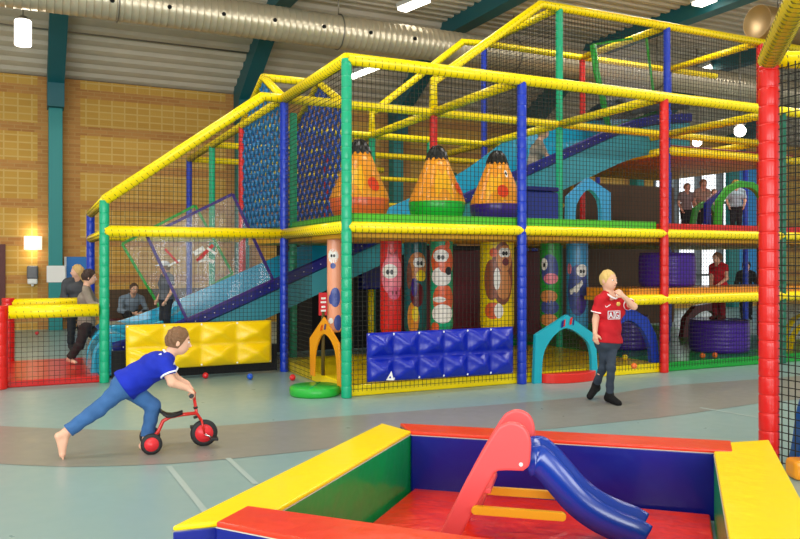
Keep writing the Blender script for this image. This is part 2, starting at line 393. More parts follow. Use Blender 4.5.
bot = [(900,390),(760,403),(670,416.5),(539,430),(400,441),(307,451),(188,463),(125,465.6),(63,467),(0,464),(-60,460),(-500,432)]
bd = MB(); tp = [PZ(x, y, .002) for x, y in top]; bt = [PZ(x, y, .002) for x, y in bot[::-1]]
def resample(p, n):
    L = [0]
    for a, b in zip(p, p[1:]): L.append(L[-1]+(b-a).length)
    out = []
    for t in np.linspace(0, L[-1], n):
        k = max(0, min(len(p)-2, int(np.searchsorted(L, t))-1)); u = (t-L[k])/(L[k+1]-L[k]); out.append(p[k].lerp(p[k+1], u))
    return out
bd.grid([resample(tp, 40), resample(bt, 40)], smooth=False)
struct('floor_band', bd, BAND)
LINE = mat('floor line paint', 'A8BAB6', rough=.35)
lm = MB()
for a, b, w in (((168.6,466),(209,516),.018), ((228,458),(256,484),.018), ((700,407.5),(765,418.5),.02), ((560,432),(640,420),.0)):
    if not w: continue
    p, q = PZ(*a, .003), PZ(*b, .003); t = (q-p).normalized().cross(Z)*w
    lm.add([p-t, p+t, q+t, q-t], [(0,1,2,3)])
struct('floor_line', lm, LINE)
# back wall: brick with stack-bonded panels ------------------------------------
WW = 9.8; S0, S1, WH = -14, 30, 4.95
m, nt, b = nodes('brick wall', .75, .25)
tc = N(nt, 'ShaderNodeTexCoord')
def brick(c1, c2, mo, w, h, off, ms):
    t = N(nt, 'ShaderNodeTexBrick', offset=off, squash=1.0); t.inputs['Color1'].default_value = lin(c1); t.inputs['Color2'].default_value = lin(c2)
    t.inputs['Mortar'].default_value = lin(mo); t.inputs['Scale'].default_value = 1; t.inputs['Mortar Size'].default_value = ms
    t.inputs['Brick Width'].default_value = w; t.inputs['Row Height'].default_value = h; nt.links.new(tc.outputs['Object'], t.inputs['Vector']); return t
A = brick('CC9250', 'B97E44', 'C79A5C', .24, .075, .5, .008); B_ = brick('D6A64E', 'CC9A44', 'DBB56A', .245, .14, 0, .014)
sx_ = N(nt, 'ShaderNodeSeparateXYZ'); nt.links.new(tc.outputs['Object'], sx_.inputs[0])
def math_(op, a, b2=None):
    n = N(nt, 'ShaderNodeMath', operation=op)
    for k, q in enumerate((a, b2)):
        if q is None: continue
        if isinstance(q, (int, float)): n.inputs[k].default_value = q
        else: nt.links.new(q, n.inputs[k])
    return n.outputs[0]
zz = math_('FLOORED_MODULO', math_('ADD', sx_.outputs['Y'], -.33), .74); bz = math_('LESS_THAN', zz, .56)
ss = math_('FLOORED_MODULO', math_('ADD', sx_.outputs['X'], 2.28), 3.675); bs = math_('MULTIPLY', math_('GREATER_THAN', ss, .46), math_('LESS_THAN', ss, 3.36))
mx = N(nt, 'ShaderNodeMix', data_type='RGBA'); nt.links.new(math_('MULTIPLY', bz, bs), mx.inputs[0])
nt.links.new(A.outputs['Color'], mx.inputs[6]); nt.links.new(B_.outputs['Color'], mx.inputs[7])
nt.links.new(mx.outputs[2], b.inputs['Base Color'])
bp = N(nt, 'ShaderNodeBump'); bp.inputs['Strength'].default_value = .3; bp.inputs['Distance'].default_value = .01
nt.links.new(A.outputs['Fac'], bp.inputs['Height']); bp.invert = True; nt.links.new(bp.outputs['Normal'], b.inputs['Normal'])
BRICK = m
MW = Matrix(((U.x, 0, -V.x, 0), (U.y, 0, -V.y, 0), (0, 1, 0, 0), (0, 0, 0, 1)))   # wall local: x along wall, y up, z towards hall
MW.translation = W(0, WW, 0)
WX0, WX1, WZ0, WZ1 = 13.2, 17.6, .25, 4.3          # glazed opening
def wbox(mb, x0, x1, y0, y1, z0=-.3, z1=0, mi=0):
    return mb.hexa([(x0,y0,z0),(x1,y0,z0),(x1,y1,z0),(x0,y1,z0),(x0,y0,z1),(x1,y0,z1),(x1,y1,z1),(x0,y1,z1)], mi)
wb = MB(); wbox(wb, S0, WX0, 0, WH); wbox(wb, WX1, S1, 0, WH); wbox(wb, WX0, WX1, 0, WZ0); wbox(wb, WX0, WX1, WZ1, WH)
w_ = struct('wall_back', wb, BRICK); w_.matrix_world = MW
FRAMEM = mat('window frame grey', '5A6468', rough=.5)
wf = MB()
for x in np.linspace(WX0, WX1, 6): wbox(wf, x-.035, x+.035, WZ0, WZ1, -.2, .03)
for y in (WZ0+.04, .95, 2.1, 3.1, WZ1-.04): wbox(wf, WX0, WX1, y-.03, y+.03, -.2, .03)
wn = struct('window_1', wf, FRAMEM); wn.matrix_world = MW
gm = mat('window glass', 'DDEEF4', rough=.03, trans=.85)
gl = MB(); wbox(gl, WX0, WX1, WZ0, WZ1, -.12, -.1)
g_ = obj('pane', gl, gm, wn)
# bright daylight outside the glazing
sk = MB(); wbox(sk, WX0-3, WX1+3, -.1, 6, -3.1, -3)
k_ = struct('outdoor_daylight', sk, mat('daylight', 'FFFFFF', emit='E4F2FF', es=1.6)); k_.matrix_world = MW
# curtain strips
cm = mat('blue curtain', '3AA4EC', rough=.6)
def px_s(x, w=WW):     # wall coordinate s of a pixel column
    p = PP(x, 200, W(0, w), V); return (p-P0).dot(U)
cu = MB(); a0, a1 = px_s(733), px_s(753); rows = []
for z in (.3, 4.2): rows.append([W(s, WW-.25+.04*math.sin(s*14), z) for s in np.linspace(a0, a1, 60)])
cu.grid(rows)
tag(obj('curtain', cu, cm, loc=W((a0+a1)/2, WW-.25, .3)), 'light blue curtain hanging beside the bright window', 'curtain')
# door at far left
dm = MB(); e0, e1 = px_s(-40), px_s(5.5); wbox(dm, e0, e1, 0, 1.66, .0, .05); wbox(dm, e0+.12, e1-.12, .1, 1.55, .05, .06)
d_ = struct('door_1', dm, mat('maroon door', '5C2018', rough=.5)); d_.matrix_world = MW
# ceiling: corrugated sheet rising from the wall, then flat -----------------------
def roofz(w): return 4.95+(WW-w)*.44 if w > 7.0 else 4.95+2.8*.44+.12*(min(7.0, max(w, 5.5))-7)*-.0
rows = []; w = WW+.3; k = 0
CE = mat('corrugated ceiling sheet', 'CDC0AA', rough=.5, spec=.4, var=.05)
prof = []
while w > -14:
    for dw, dz in ((0,0),(.10,0),(.13,.06),(.23,.06),(.26,0)):
        prof.append((w-dw, roofz(w-dw)+dz+.04))
    w -= .26
for s in (-14, 30): rows.append([W(s, a, z) for a, z in prof])
struct('ceiling', MB().grid(rows, smooth=False), CE)
struct('roof_deck', MB().grid([[W(s, a, z+.25) for a, z in ((10.3,4.9),(7,6.18),(-14,6.18))] for s in (-14, 30)], smooth=False), CE)
TEAL = mat('teal steel paint', '0E8A88', rough=.45); TEALB = mat('teal beam paint', '0C5F68', rough=.5)
for n_, s in enumerate((-2.28, 1.4, 5.07, 8.75, 12.42, 16.1, 19.8)):
    q = MB(); h = .125
    q.hexa([W(s-h, WW, 0), W(s+h, WW, 0), W(s+h, WW-.3, 0), W(s-h, WW-.3, 0), W(s-h, WW, 4.55), W(s+h, WW, 4.55), W(s+h, WW-.3, 4.55), W(s-h, WW-.3, 4.55)])
    r = struct('steel_frame', q, TEAL, loc=W(s, WW-.15, 0), bevel=.01)
    r['kind'] = 'structure'
    q = MB(); h = .15; b_ = [(WW-.02, 4.3), (WW-.02, 5.1), (7.0, 6.28), (-8, 6.28), (-8, 5.95), (6.7, 5.95), (7.2, 5.85), (WW-.5, 4.75), (WW-.5, 4.3)]
    q.prism([W(s-h, a, z) for a, z in b_], U*2*h)
    obj('rafter', q, TEALB, r)
# round duct -----------------------------------------------------------------------
DUCT = mat('galvanised duct', 'C8BA9E', rough=.3, metal=.45, spec=.6, var=.05)
dw_, dz_ = 5.94, 5.39; dr = .29
t = thing('ventilation_duct', W(2, dw_, dz_), 'long round ribbed metal duct running under the ceiling above the play frame', 'duct')
q = MB(); pr_ = []; s = -9.0
prf = []
while s < 16:
    prf += [(dr, s), (dr, s+.085), (dr+.006, s+.09), (dr+.006, s+.10), (dr, s+.105)]; s += .11
q.lathe(W(0, dw_, dz_), [(0, -9)]+prf+[(0, s)], 40, axis=U); obj('tube', q, DUCT, t)
BLK = mat('duct hole black', '080808', rough=.9)
for x, y in ((112,1.5),(169,8),(223,15),(274,21),(323,27.5),(369.5,33.5),(413.5,39.5),(455,45)):
    p = PP(x, y, W(0, dw_-dr*.8, 0), V); a = (p-P0).dot(U); nv = (EYE-W(a, dw_, dz_)); nv = (nv-U*nv.dot(U)).normalized()
    zof = p.z-dz_; zof = max(-.28, min(.28, zof)); nd = (-V*math.sqrt(max(0, 1-(zof/dr)**2))+Z*(zof/dr))
    c = W(a, dw_, dz_)+nd*dr; o = obj('air_hole', MB().lathe(c-nd*.01, [(.032, 0), (.034, .024), (.0, .024)], 16, axis=nd), BLK, t)
for s in (-5.2, -1.5, 2.2, 5.9, 9.6, 13.2):
    q = MB(); q.tube([W(s, dw_, dz_+dr), W(s, dw_, 6.2)], .012, 6)
    q.tube([W(s, dw_, dz_)+(V*math.cos(a)+Z*math.sin(a))*(dr+.014) for a in np.linspace(0, 2*math.pi, 28, endpoint=False)], .012, 6, closed=True)
    obj('hanger', q, mat('zinc', '8E887C', rough=.4, metal=.7), t)
# second duct, top right
p = PD(757, 22, 13.0); q = MB(); ax = U
t2 = thing('ventilation_duct', p, 'short wide metal duct end under the ceiling at the top right corner', 'duct')
q.lathe(p, [(.0, .02), (.26, .02), (.27, 0), (.28, 0), (.28, 1.4), (0, 1.4)], 36, axis=ax); obj('tube', q, mat('brown duct', '8A7044', rough=.4, metal=.4), t2)
q = MB()
q.tube([p+ax*.5+Z*.3, Vector((p.x, p.y, 6.2))+ax*.5], .015, 6)
obj('hanger', q, mat('zinc', '8E887C'), t2)
# conduit and cable lines under the sloped sheet
q = MB(); q.tube([W(-9, 8.35, roofz(8.35)-.1), W(1.2, 8.35, roofz(8.35)-.1)], .015, 6)
tag(obj('conduit', q, mat('zinc', '8E887C'), loc=W(0, 8.35, roofz(8.35)-.1)), 'thin grey cable conduit along the sloped ceiling above the left wall', 'conduit')
# lamps --------------------------------------------------------------------------------
TUBE = mat('fluorescent diffuser', 'FFFFFF', emit='FFF8E8', es=5)
def strip(px0, px1, label, wid=.10):
    pts = []
    for x, y in (px0, px1):
        w0 = 7.5
        for _ in range(30):
            p = PP(x, y, W(0, 0, roofz(w0)-.12), Z); w0 = .5*w0+.5*max(-5, min(9.6, (p-P0).dot(V)))
        pts.append(W((p-P0).dot(U), w0, roofz(w0)-.12))
    a, b = pts; d = (b-a).normalized(); sd = d.cross(Z).normalized(); up = sd.cross(d)
    if (b-a).length > 2.6: b = a+d*2.6
    t = thing('ceiling_light', (a+b)/2, label, 'light', 'fluorescent ceiling lights')
    obj('housing', MB().box((a+b)/2+up*.05, d*((b-a).length/2+.02), sd*(wid+.03), up*.04), mat('light housing', 'D8D8D0', rough=.4), t)
    obj('diffuser', MB().box((a+b)/2-up*.015, d*((b-a).length/2), sd*wid, up*.03), TUBE, t)
    st = MB(); c = (a+b)/2; st.tube([c+up*.05, Vector((c.x, c.y, c.z+.3))], .012, 6); obj('hanger', st, mat('zinc', '8E887C'), t)
strip((351,76.5), (379,65.5), 'lit fluorescent ceiling light just right of the tall front green post')
strip((402,9), (426,-1), 'lit fluorescent ceiling light cut by the top edge above the round duct')
strip((672,82), (711,66), 'long lit fluorescent light seen through the upper net on the right')
strip((792,43), (803,40), 'lit fluorescent light at the far right edge of the ceiling')
strip((697,4), (712,-2), 'small ceiling light at the top edge right of centre', .12)
def pendant(x, y, d, r, h, label, shade='box'):
    p = PD(x, y, d); t = thing('pendant_lamp', p, label, 'lamp')
    if shade == 'box':
        obj('lamp_shade', MB().lathe(p, [(r*.95, -h), (r, -h*.9), (r, h*.9), (r*.9, h)], 20), mat('lamp glow', 'FFFFFF', emit='FFF6E6', es=6), t)
    else:
        obj('lamp_shade', MB().ball(p, r, 16), mat('lamp glow', 'FFFFFF'), t)
    q = MB().lathe(p+Z*h, [(r*.9, 0), (r*.35, h*.35), (0, h*.4)], 16); q.tube([p+Z*h, Vector((p.x, p.y, roofz((p-P0).dot(V))+.05))], .012, 6); obj('stem', q, mat('zinc', '8E887C'), t)
pendant(23, 33, 12.4, .125, .2, 'bright white pendant lamp hanging in the top left corner')
pendant(740, 131, 17, .13, .13, 'white globe lamp hanging behind the net right of the red post', 'globe')
pendant(697, 142, 18, .11, .11, 'small white globe lamp above the far deck', 'globe')
pendant(763, 133, 18, .11, .11, 'white globe lamp partly hidden by the tall red post', 'globe')
# wall lamp, dispenser, notices
p = PP(33, 243, W(0, WW-.1), V); t = thing('wall_lamp', p, 'white up-and-down wall lamp on the brick wall left of the teal column', 'lamp')
q = MB().lathe(p-Z*.13, [(.16, 0), (.16, .26)], 24); obj('lamp_shade', q, mat('wall lamp glow', 'FFF8EA', emit='FFEED0', es=1.1), t)
obj('bracket', MB().box(p+V*.05, U*.05, V*.07, Z*.05), WHITE, t)
for sgn in (1, -1):
    li = bpy.data.lights.new('wall_lamp_glow', 'POINT'); li.energy = 2.0; li.color = (1, .85, .6); li.shadow_soft_size = .08
    lo = bpy.data.objects.new('wall_lamp_glow', li); lo.location = p-V*.04+Z*.2*sgn; C.objects.link(lo)
p = PP(32.5, 275, W(0, WW-.09), V); t = thing('soap_dispenser', p-Z*.2, 'grey and white hand sanitiser dispenser on the brick wall under the wall lamp', 'dispenser')
obj('body', MB().box(p+Z*.05, U*.1, V*.06, Z*.13), mat('dispenser grey', '5E5E60', rough=.3), t, bevel=.03)
obj('bottle', MB().box(p-Z*.12, U*.09, V*.055, Z*.06), WHITE, t, bevel=.03)
obj('nozzle', MB().lathe(p-Z*.22, [(.02, 0), (.03, .05)], 12), WHITE, t)
p = PP(56, 274, W(0, WW-.305), V); tag(obj('notice', MB().box(p, U*.165, V*.006, Z*.16), WHITE, loc=p), 'blank white paper notice taped on the teal column', 'notice')
p = PP(80, 287, W(0, WW-.06), V); t = thing('notice_board', p, 'blue board on the brick wall behind the blond girl', 'board')
obj('panel', MB().box(p, U*.26, V*.03, Z*.6), mat('board blue', '1E78C8', rough=.5), t); obj('edge', MB().box(p-U*.27, U*.02, V*.035, Z*.6), WHITE, t)
# =================================================================== CLIMBING FRAME
T, T2, D, HD = 3.27, 4.93, 1.65, .87
frame = thing('climbing_frame', G(0, 0), 'large multi-level indoor climbing frame with padded posts, yellow rails and black netting', 'climbing frame')
PR = .052
COLN = {'green': GREEN, 'blue': BLUE, 'red': RED, 'dark green': DGREEN, 'yellow': YEL}
def post(i, j, z1, c, z0=0, parent=None, r=PR, p=None):
    p = p or G(i, j); prf = []; z = z0
    while z < z1-.02:
        e = min(z+.115, z1)
        prf += [(r-.005, z), (r-.001, z+.005), (r, z+.012), (r, e-.012), (r-.001, e-.005), (r-.005, e)]; z = e
    q = MB().lathe(p, [(0, z0)]+prf+[(0, z1)], 18)
    return obj('post', q, COLN[c], parent or frame, label=c+' padded post')
for i, j, z, c in ((0,0,T,'green'),(1,0,T,'blue'),(2,0,T,'red'),(3,0,T,'dark green'),(4,0,T,'blue'),(-1,1,1.98,'green'),(-1,2,1.95,'blue'),(0,1,T,'blue'),(1,1,T,'red'),
                   (2,1,T2,'green'),(3,1,T2,'blue'),(4,1,T2,'red'),(0,2,T,'red'),(1,2,T,'green'),(2,2,T2,'blue'),(3,2,T2,'red'),(4,2,T2,'blue'),(0,3,T,'green'),(0,4,T,'blue'),
                   (.19,1.42,T,'green'),(2,3,T,'green'),(3,3,T,'blue'),(4,3,T,'blue'),(1,3,T,'red'),(1.5,2,T,'green'),(2.5,2,3.0,'blue'),(2.75,2,3.0,'dark green'),(5,1,T,'green'),(5,2,T,'blue')):
    post(i, j, z, c)
def rail(pts, r=.055, lace=True, c=YEL, parent=None):
    pts = [Vector(p) for p in pts]; o = obj('rail', MB().tube(pts, r, 14), c, parent or frame)
    if lace:
        h = []; 
        for a, b in zip(pts, pts[1:]):
            d = (b-a); L = d.length; d.normalize(); x = d.cross(Vector((.11, .23, .97))).normalized(); y = d.cross(x); n = max(8, int(L/.07*7))
            for k in range(n):
                an = 2*math.pi*k/7; h.append(a+d*(L*k/n)+(x*math.cos(an)+y*math.sin(an))*(r+.001)-Z*.003)
        obj('lacing', MB().tube(h, .0036, 4, caps=False), LACE, o)
    return o
lw = 8.0
rail([G(0,0,T), G(1,0,T), G(2,0,T), G(3,0,T), G(4,0,T)], .06)
rail([G(0,0,T), G(0,1,T)], .06); rail([G(1,0,T), G(1,1,T)]); rail([G(2,0,T), G(2,1,T)]); rail([G(3,0,T), G(3,1,T)])
rail([G(0,1,T), G(1,1,T), G(2,1,T), G(3,1,T), G(4,1,T)]); rail([G(0,1,T), G(-.13,1,T), G(-1,1,1.98)], .06); rail([G(-1,1,1.98), G(-1,2,1.95)], .05)
rail([G(0,1,T), G(0,2,T), G(0,3,T), G(0,4,T)]); rail([G(0,2,T), G(1,2,T), G(2,2,T), G(3,2,T), G(4,2,T)]); rail([G(0,3,T), G(1,3,T), G(2,3,T), G(4,3,T)]); rail([G(0,4,T), G(2,4,T)])
rail([G(1,1,T), G(1,2,T), G(1,3,T)]); rail([G(2,1,T), G(2,2,T), G(2,3,T)]); rail([G(3,1,T), G(3,2,T)]); rail([G(4,1,T), G(4,2,T)])
rail([G(1,1,T), G(1,1,3.68), G(1.84,1,T2), G(2,1,T2), G(3,1,T2), G(4.6,1,T2)], .06)
rail([G(1,2,T), G(1,2,3.62), G(1.8,2,T2-.02), G(2,2,T2), G(3,2,T2), G(4.6,2,T2)])
rail([G(2,1,T2), G(2,2,T2)]); rail([G(3,1,T2), G(3,2,T2)]); rail([G(4,1,T2), G(4,2,T2)])
rail([G(-1,1,D), G(0,1,D)], .06); rail([G(0,1,D), G(0,0,D)], .06); rail([G(0,0,D), G(1,0,D), G(2,0,D), G(3,0,D), G(4,0,D)], .052)
rail([G(-1,2,D), G(0,2,D)]); rail([G(-1,1,D-.03), G(-1,2,D-.03)], .05); rail([G(1.72,0,HD), G(2,0,HD), G(3,0,HD), G(4,0,HD)], .06)
rail([G(3,1,3.02), G(4.5,1,3.02)], .07); rail([G(3,1,3.02), G(3,2.6,3.02)], .06)
for z in (2.3, 2.75): rail([G(.2,2.6,z), G(2,2.6,z)], .04, False)
rail([G(0,1,T), G(0,1.45,3.72), G(0,2,T)], .05); rail([G(.38,1,T), G(.38,1.45,3.72), G(.38,2,T)], .05); rail([G(0,1.45,3.72), G(.38,1.45,3.72)], .05)
# slope and stair rails inside on the left
# decks
LEAF_ = vinyl('leaf green mat vinyl', '10A434')
GP = mat('deck board', 'C88A24', rough=.5, var=.1)
def slab(name, i0, i1, j0, j1, z0, z1, m, parent=frame, label=None, bevel=.01):
    q = MB().hexa([G(i0,j0,z0), G(i1,j0,z0), G(i1,j1,z0), G(i0,j1,z0), G(i0,j0,z1), G(i1,j0,z1), G(i1,j1,z1), G(i0,j1,z1)])
    return obj(name, q, m, parent, bevel=bevel, label=label)
slab('deck', .03, 2, .03, 1.0, D-.10, D+.04, WOODU); slab('deck', 2, 4.4, .03, 1.95, D-.10, D+.04, WOODU); slab('deck', .03, .6, 1.0, 1.95, D-.10, D+.04, WOODU)
slab('deck', 1.75, 4.3, .02, .42, HD-.03, HD+.02, WOODU); slab('deck', 3.02, 4.5, 1.02, 2.6, 3.0, 3.06, WOODU)
slab('deck_pad', .04, 1.96, .02, .98, D+.04, D+.14, LIME, label='lime green deck padding'); slab('deck_pad', 2.04, 4.4, .02, 1.9, D+.04, D+.125, RED, label='red deck padding')
slab('deck_pad', 1.75, 4.2, .01, .4, HD+.02, HD+.13, ORANGE, label='orange half-level padding'); slab('deck_pad', .03, .6, 1, 1.9, D+.04, D+.1, LEAF_, label='green deck padding')
slab('deck_pad', 3.04, 4.4, 1.0, 1.1, 3.06, 3.12, MAROON, label='dark red padding on the upper deck edge')
# floor mats
def ymat(i0, i1, j0, j1, m, lab): return slab('floor_mat', i0, i1, j0, j1, .0, .11, m, label=lab, bevel=.012)
ymat(.03, .99, .02, 1.2, YEL, 'yellow floor mat'); ymat(1.01, 1.99, .02, 1.2, YEL, 'yellow floor mat'); ymat(2.01, 3, .02, 1.2, LEAF_, 'green floor mat'); ymat(3.02, 4, .02, 1.2, LEAF_, 'green floor mat')
ymat(2.01, 4, 1.22, 2.6, LEAF_, 'green floor mat')
# black sheets added to stand in for the shade behind slide and pillars
for (i0, i1, j, z1) in ((-.7, -.02, 1.93, .5), (.25, .97, 1.98, 1.58), (1.03, 1.97, 1.98, 1.58)):
    slab('shade_sheet', i0, i1, j, j+.02, .0, z1, BLACK, label='black sheet added as shade behind the slide and pillars', bevel=0)
slab('shade_sheet', -.96, -.04, 1.01, 1.03, .02, .33, BLACK, label='black sheet added as shade below the yellow pad', bevel=0)
LEAF = vinyl('leaf green mat vinyl', '10A434'); DKB = mat('dark brown shade sheet', '4A2E16', rough=.7)
for z in (1.95, 2.45): rail([G(1.9,2.8,z), G(3.4,2.8,z)], .05, False)
for i in (2.2, 2.6, 3.0): post(i, 2.85, 3.0, 'dark green' if i < 2.5 else 'blue')
ixr = ij(PJ(674, 263, 2.9))[0]
slab('shade_sheet', 1.3, ixr, 2.9, 2.92, .0, 1.6, DKB, label='dark brown shade sheet', bevel=0); slab('shade_sheet', 1.9, ixr, 2.9, 2.92, D+.1, 2.95, DKB, label='dark brown shade sheet', bevel=0)  # added sheets, their dark brown stands in for shade in the far bays
slab('wall_pad', 1.2, 1.95, 1.8, 1.88, .05, 1.5, MAROON, label='dark red wall pad'); slab('wall_pad', 2.05, 2.5, 1.9, 1.95, .05, 1.5, MAROON, label='dark red wall pad')
# netting: real cords clipped to each panel's outline
def clip(poly, k, v):
    out = []
    for a, b in zip(poly, poly[1:]+poly[:1]):
        if (a[k]-v)*(b[k]-v) < 0 or (a[k] == v and b[k] != v):
            t = (v-a[k])/(b[k]-a[k]); out.append(a[1-k]+(b[1-k]-a[1-k])*t)
    return sorted(out)
def net(o, du, poly, step=.05, r=.0019, m=NET, diag=False, parent=None, label=None, name='net_panel', tilt=None):
    """poly in (along du, up) metres from o"""
    du = Vector(du).normalized(); up = tilt or Z; dn = du.cross(up); q = MB()
    P = [Vector(a) for a in poly]
    pts = [(a[0], a[1]) for a in poly]
    if diag: pts = [((a+b)/math.sqrt(2), (a-b)/math.sqrt(2)) for a, b in pts]
    def at(a, b):
        if diag: a, b = (a+b)/math.sqrt(2), (a-b)/math.sqrt(2)
        return Vector(o)+du*a+up*b
    for k in (0, 1):
        lo = min(p[k] for p in pts); hi = max(p[k] for p in pts); n = int((hi-lo)/step)
        for t in range(n+1):
            v = lo+(t+.5)*(hi-lo)/(n+1)+1e-5; c = clip(pts, k, v)
            for a, b in zip(c[::2], c[1::2]):
                if b-a < .01: continue
                A, B = (at(v, a), at(v, b)) if k == 0 else (at(a, v), at(b, v))
                d = (B-A).normalized(); x = d.cross(dn).normalized()*r; y = dn*r
                q.add([A-x-y, A+x-y, A+x+y, A-x+y, B-x-y, B+x-y, B+x+y, B-x+y], [(0,1,5,4),(1,2,6,5),(2,3,7,6),(3,0,4,7)])
    return obj(name, q, m, parent or frame, weld=False, label=label)
b1 = M
for k in range(4): net(G(k,0), U, [(.05,.05), (b1-.05,.05), (b1-.05,T), (.05,T)], .048)
net(G(-1,1), U, [(.05,.03), (b1-.05,.03), (b1-.05,T), (b1*.87,T), (.05,1.98)], .048)
net(G(0,0), V, [(.05,D), (b1-.05,D), (b1-.05,T), (.05,T)], .048)
net(G(0,0), V, [(b1*.5,.03), (b1-.05,.03), (b1-.05,D), (b1*.5,D)], .048)
net(G(1,1), U, [(.03,T), (.03,3.68), (b1*.84,T2), (b1,T2), (b1,T)], .055, .0021)
net(G(2,1), U, [(.03,T), (.03,T2), (b1,T2), (b1,T)], .055, .0021); net(G(3,1), U, [(.03,T), (.03,T2), (b1*1.5,T2), (b1*1.5,T)], .055, .0021)
net(G(2,1), V, [(.05,T), (b1,T), (b1,T2), (.05,T2)], .055, .0021)
net(G(0,2), U, [(.05,D), (b1*1,D), (b1*1,T), (.05,T)], .055, .0021)
# woven blue rope panels of the climbing tower
for i in (0.0, .38):
    gz = 2.2 if i == 0 else 2.2
    net(G(i,1.03), V, [(0,D+.1), (b1*.94,D+.1), (b1*.94,T+.05), (b1*.43,3.68), (0,T+.05)], .15, .0125, ROPE if i else mat('teal rope','2272A8',rough=.7), True, label='blue woven rope panel', name='rope_panel')
net(G(.0,1.98), U, [(0,D+.1), (b1*.38,D+.1), (b1*.38,T), (0,T)], .12, .0105, ROPE, True, label='blue woven rope panel', name='rope_panel')
# entrance porch with red posts
pj = 1.0
for i, j in ((-1.5,1.0), (-1.48,1.95)): post(i, j, .86, 'red', r=.075)
rail([G(-1.46,1,.79), G(-1.03,1,.79)], .07); rail([G(-1.46,1.95,.79), G(-1.0,1.95,.79)], .06)
net(G(-1.5,1), U, [(.07,.03), (b1*.5-.05,.03), (b1*.5-.05,.76), (.07,.76)], .055)
slab('floor_mat', -1.48, -1.02, 1.02, 1.95, 0, .07, RED, label='red porch mat', bevel=.015)
slab('wall_pad', -1.9, -1.53, 1.0, 1.12, 0, .55, RED, label='red pad beside the porch')
# =================================================================== PLAY PIECES
BLKV = vinyl('black vinyl', '101010'); CORAL = mat('coral plastic', 'EE5A5A', rough=.35, spec=.4); CHUTE = mat('blue plastic', '0A389E', rough=.2, spec=.5, coat=.3)
BARS = mat('yellow plastic bar', 'F0B020', rough=.4); PINK = vinyl('pink vinyl', 'F08090'); WHV = vinyl('white vinyl', 'F2EEE6'); BROWN = vinyl('brown vinyl', '8A4526'); TAN = vinyl('tan vinyl', 'D88A48'); BLU2 = vinyl('mid blue vinyl', '3C4C94'); TEALD = vinyl('dark teal vinyl', '0F6A72')
CORALV = vinyl('orange red vinyl', 'E8622C'); PEACH = vinyl('peach vinyl', 'F0A07A')
# long teal slide parallel to the front -----------------------------------------------
sj0, sj1 = 1.16, 1.8
rim = [(112,347),(128,343),(150,336),(189,321),(225,305),(260,289),(328,258),(400,226),(470,194),(540,163),(600,136),(628,124),(655,118),(690,116)]
pts = [PJ(x, y, sj0) for x, y in rim]; pts = resample(pts, 40)
wd_ = (sj1-sj0)*M
slide = thing('slide', G(-1, 1.5), 'long straight teal slide running down behind the netting from the top deck to the left', 'slide')
pr1 = [(0,.0),(.05,0),(.08,-.2),(wd_-.08,-.2),(wd_-.05,.16),(wd_,.16)]; pr2 = [(wd_,.16),(wd_,-.40),(0,-.40),(0,0)]
bump = [.30*math.exp(-((HX+F*p.x/p.y-572)/50)**2) for p in pts]
def sweep(prof): return MB().grid([[p+V*a+Z*max(b_+(bm if b_ == .16 else 0)-(.15*min(1,max(0,(HX+F*p.x/p.y-440)/80)) if b_ == -.40 else 0), .03-p.z) for a, b_ in prof] for p, bm in zip(pts, bump)], smooth=False)
o = obj('chute', sweep(pr1), SLIDE, slide); o2 = obj('outer_shell', sweep(pr2), SLIDEU, slide)
q = sweep([(-.045,.03),(0,.05),(.055,.03),(.055,-.03),(-.005,-.11),(-.045,-.085),(-.045,.03)]); obj('rim_pad', q, NAVY, slide, label='navy rim padding')
q = MB()
for k in range(0, len(pts)-1, 1):
    for t_ in (0, .5):
        p = pts[k].lerp(pts[k+1], t_)-V*.048-Z*.03; q.box(p, U*.005, V*.003, Z*.005)
obj('stud', q, WHITE, slide); slide.children[-1]['kind'] = 'stuff'
# end block and steps at the bottom
eb = MB(); ex = [PJ(108,345,sj0)]; b0 = G(-.96, sj0-.02); 
prof_ = smooth([(-.16,.02),(-.13,.3),(-.02,.46),(.12,.5),(.3,.42),(.42,.34)], 4)+[(.42,.02)]
b0 = G(-.98, sj0); eb.prism([b0+U*a+Z*z for a, z in prof_], V*(wd_*.5)); obj('end_block', eb, SLIDE, slide, bevel=.03)
eb = MB(); b1_ = G(-.96, sj0)+V*wd_*.5; prof_ = smooth([(-.2,.02),(-.18,.3),(-.05,.5),(.1,.55),(.5,.55),(.75,.62),(.95,.74)], 4)+[(.95,.02)]
eb.prism([b1_+U*a+Z*z for a, z in prof_], V*(wd_*.5)); obj('end_block', eb, SLIDE, slide, bevel=.03)
hd_ = MB(); rows = []
for a in np.linspace(0, math.pi, 14): rows.append([p+V*(wd_/2-math.cos(a)*wd_/2)+Z*(.12+math.sin(a)*.34) for p in pts[34:]])
hd_.grid(rows); ob = obj('hood', hd_, mat('charcoal hood', '2A3034', rough=.5), slide); sm = ob.modifiers.new('thickness', 'SOLIDIFY'); sm.thickness = .03
# legs under the slide
for k in (14, 24, 31):
    q = MB(); p = pts[k]+V*wd_*.5
    q.tube([Vector((p.x, p.y, .0 if k < 20 else D+.03)), p-Z*.3], .04, 10); obj('leg', q, mat('slide leg yellow', 'C8A018', rough=.5), slide)
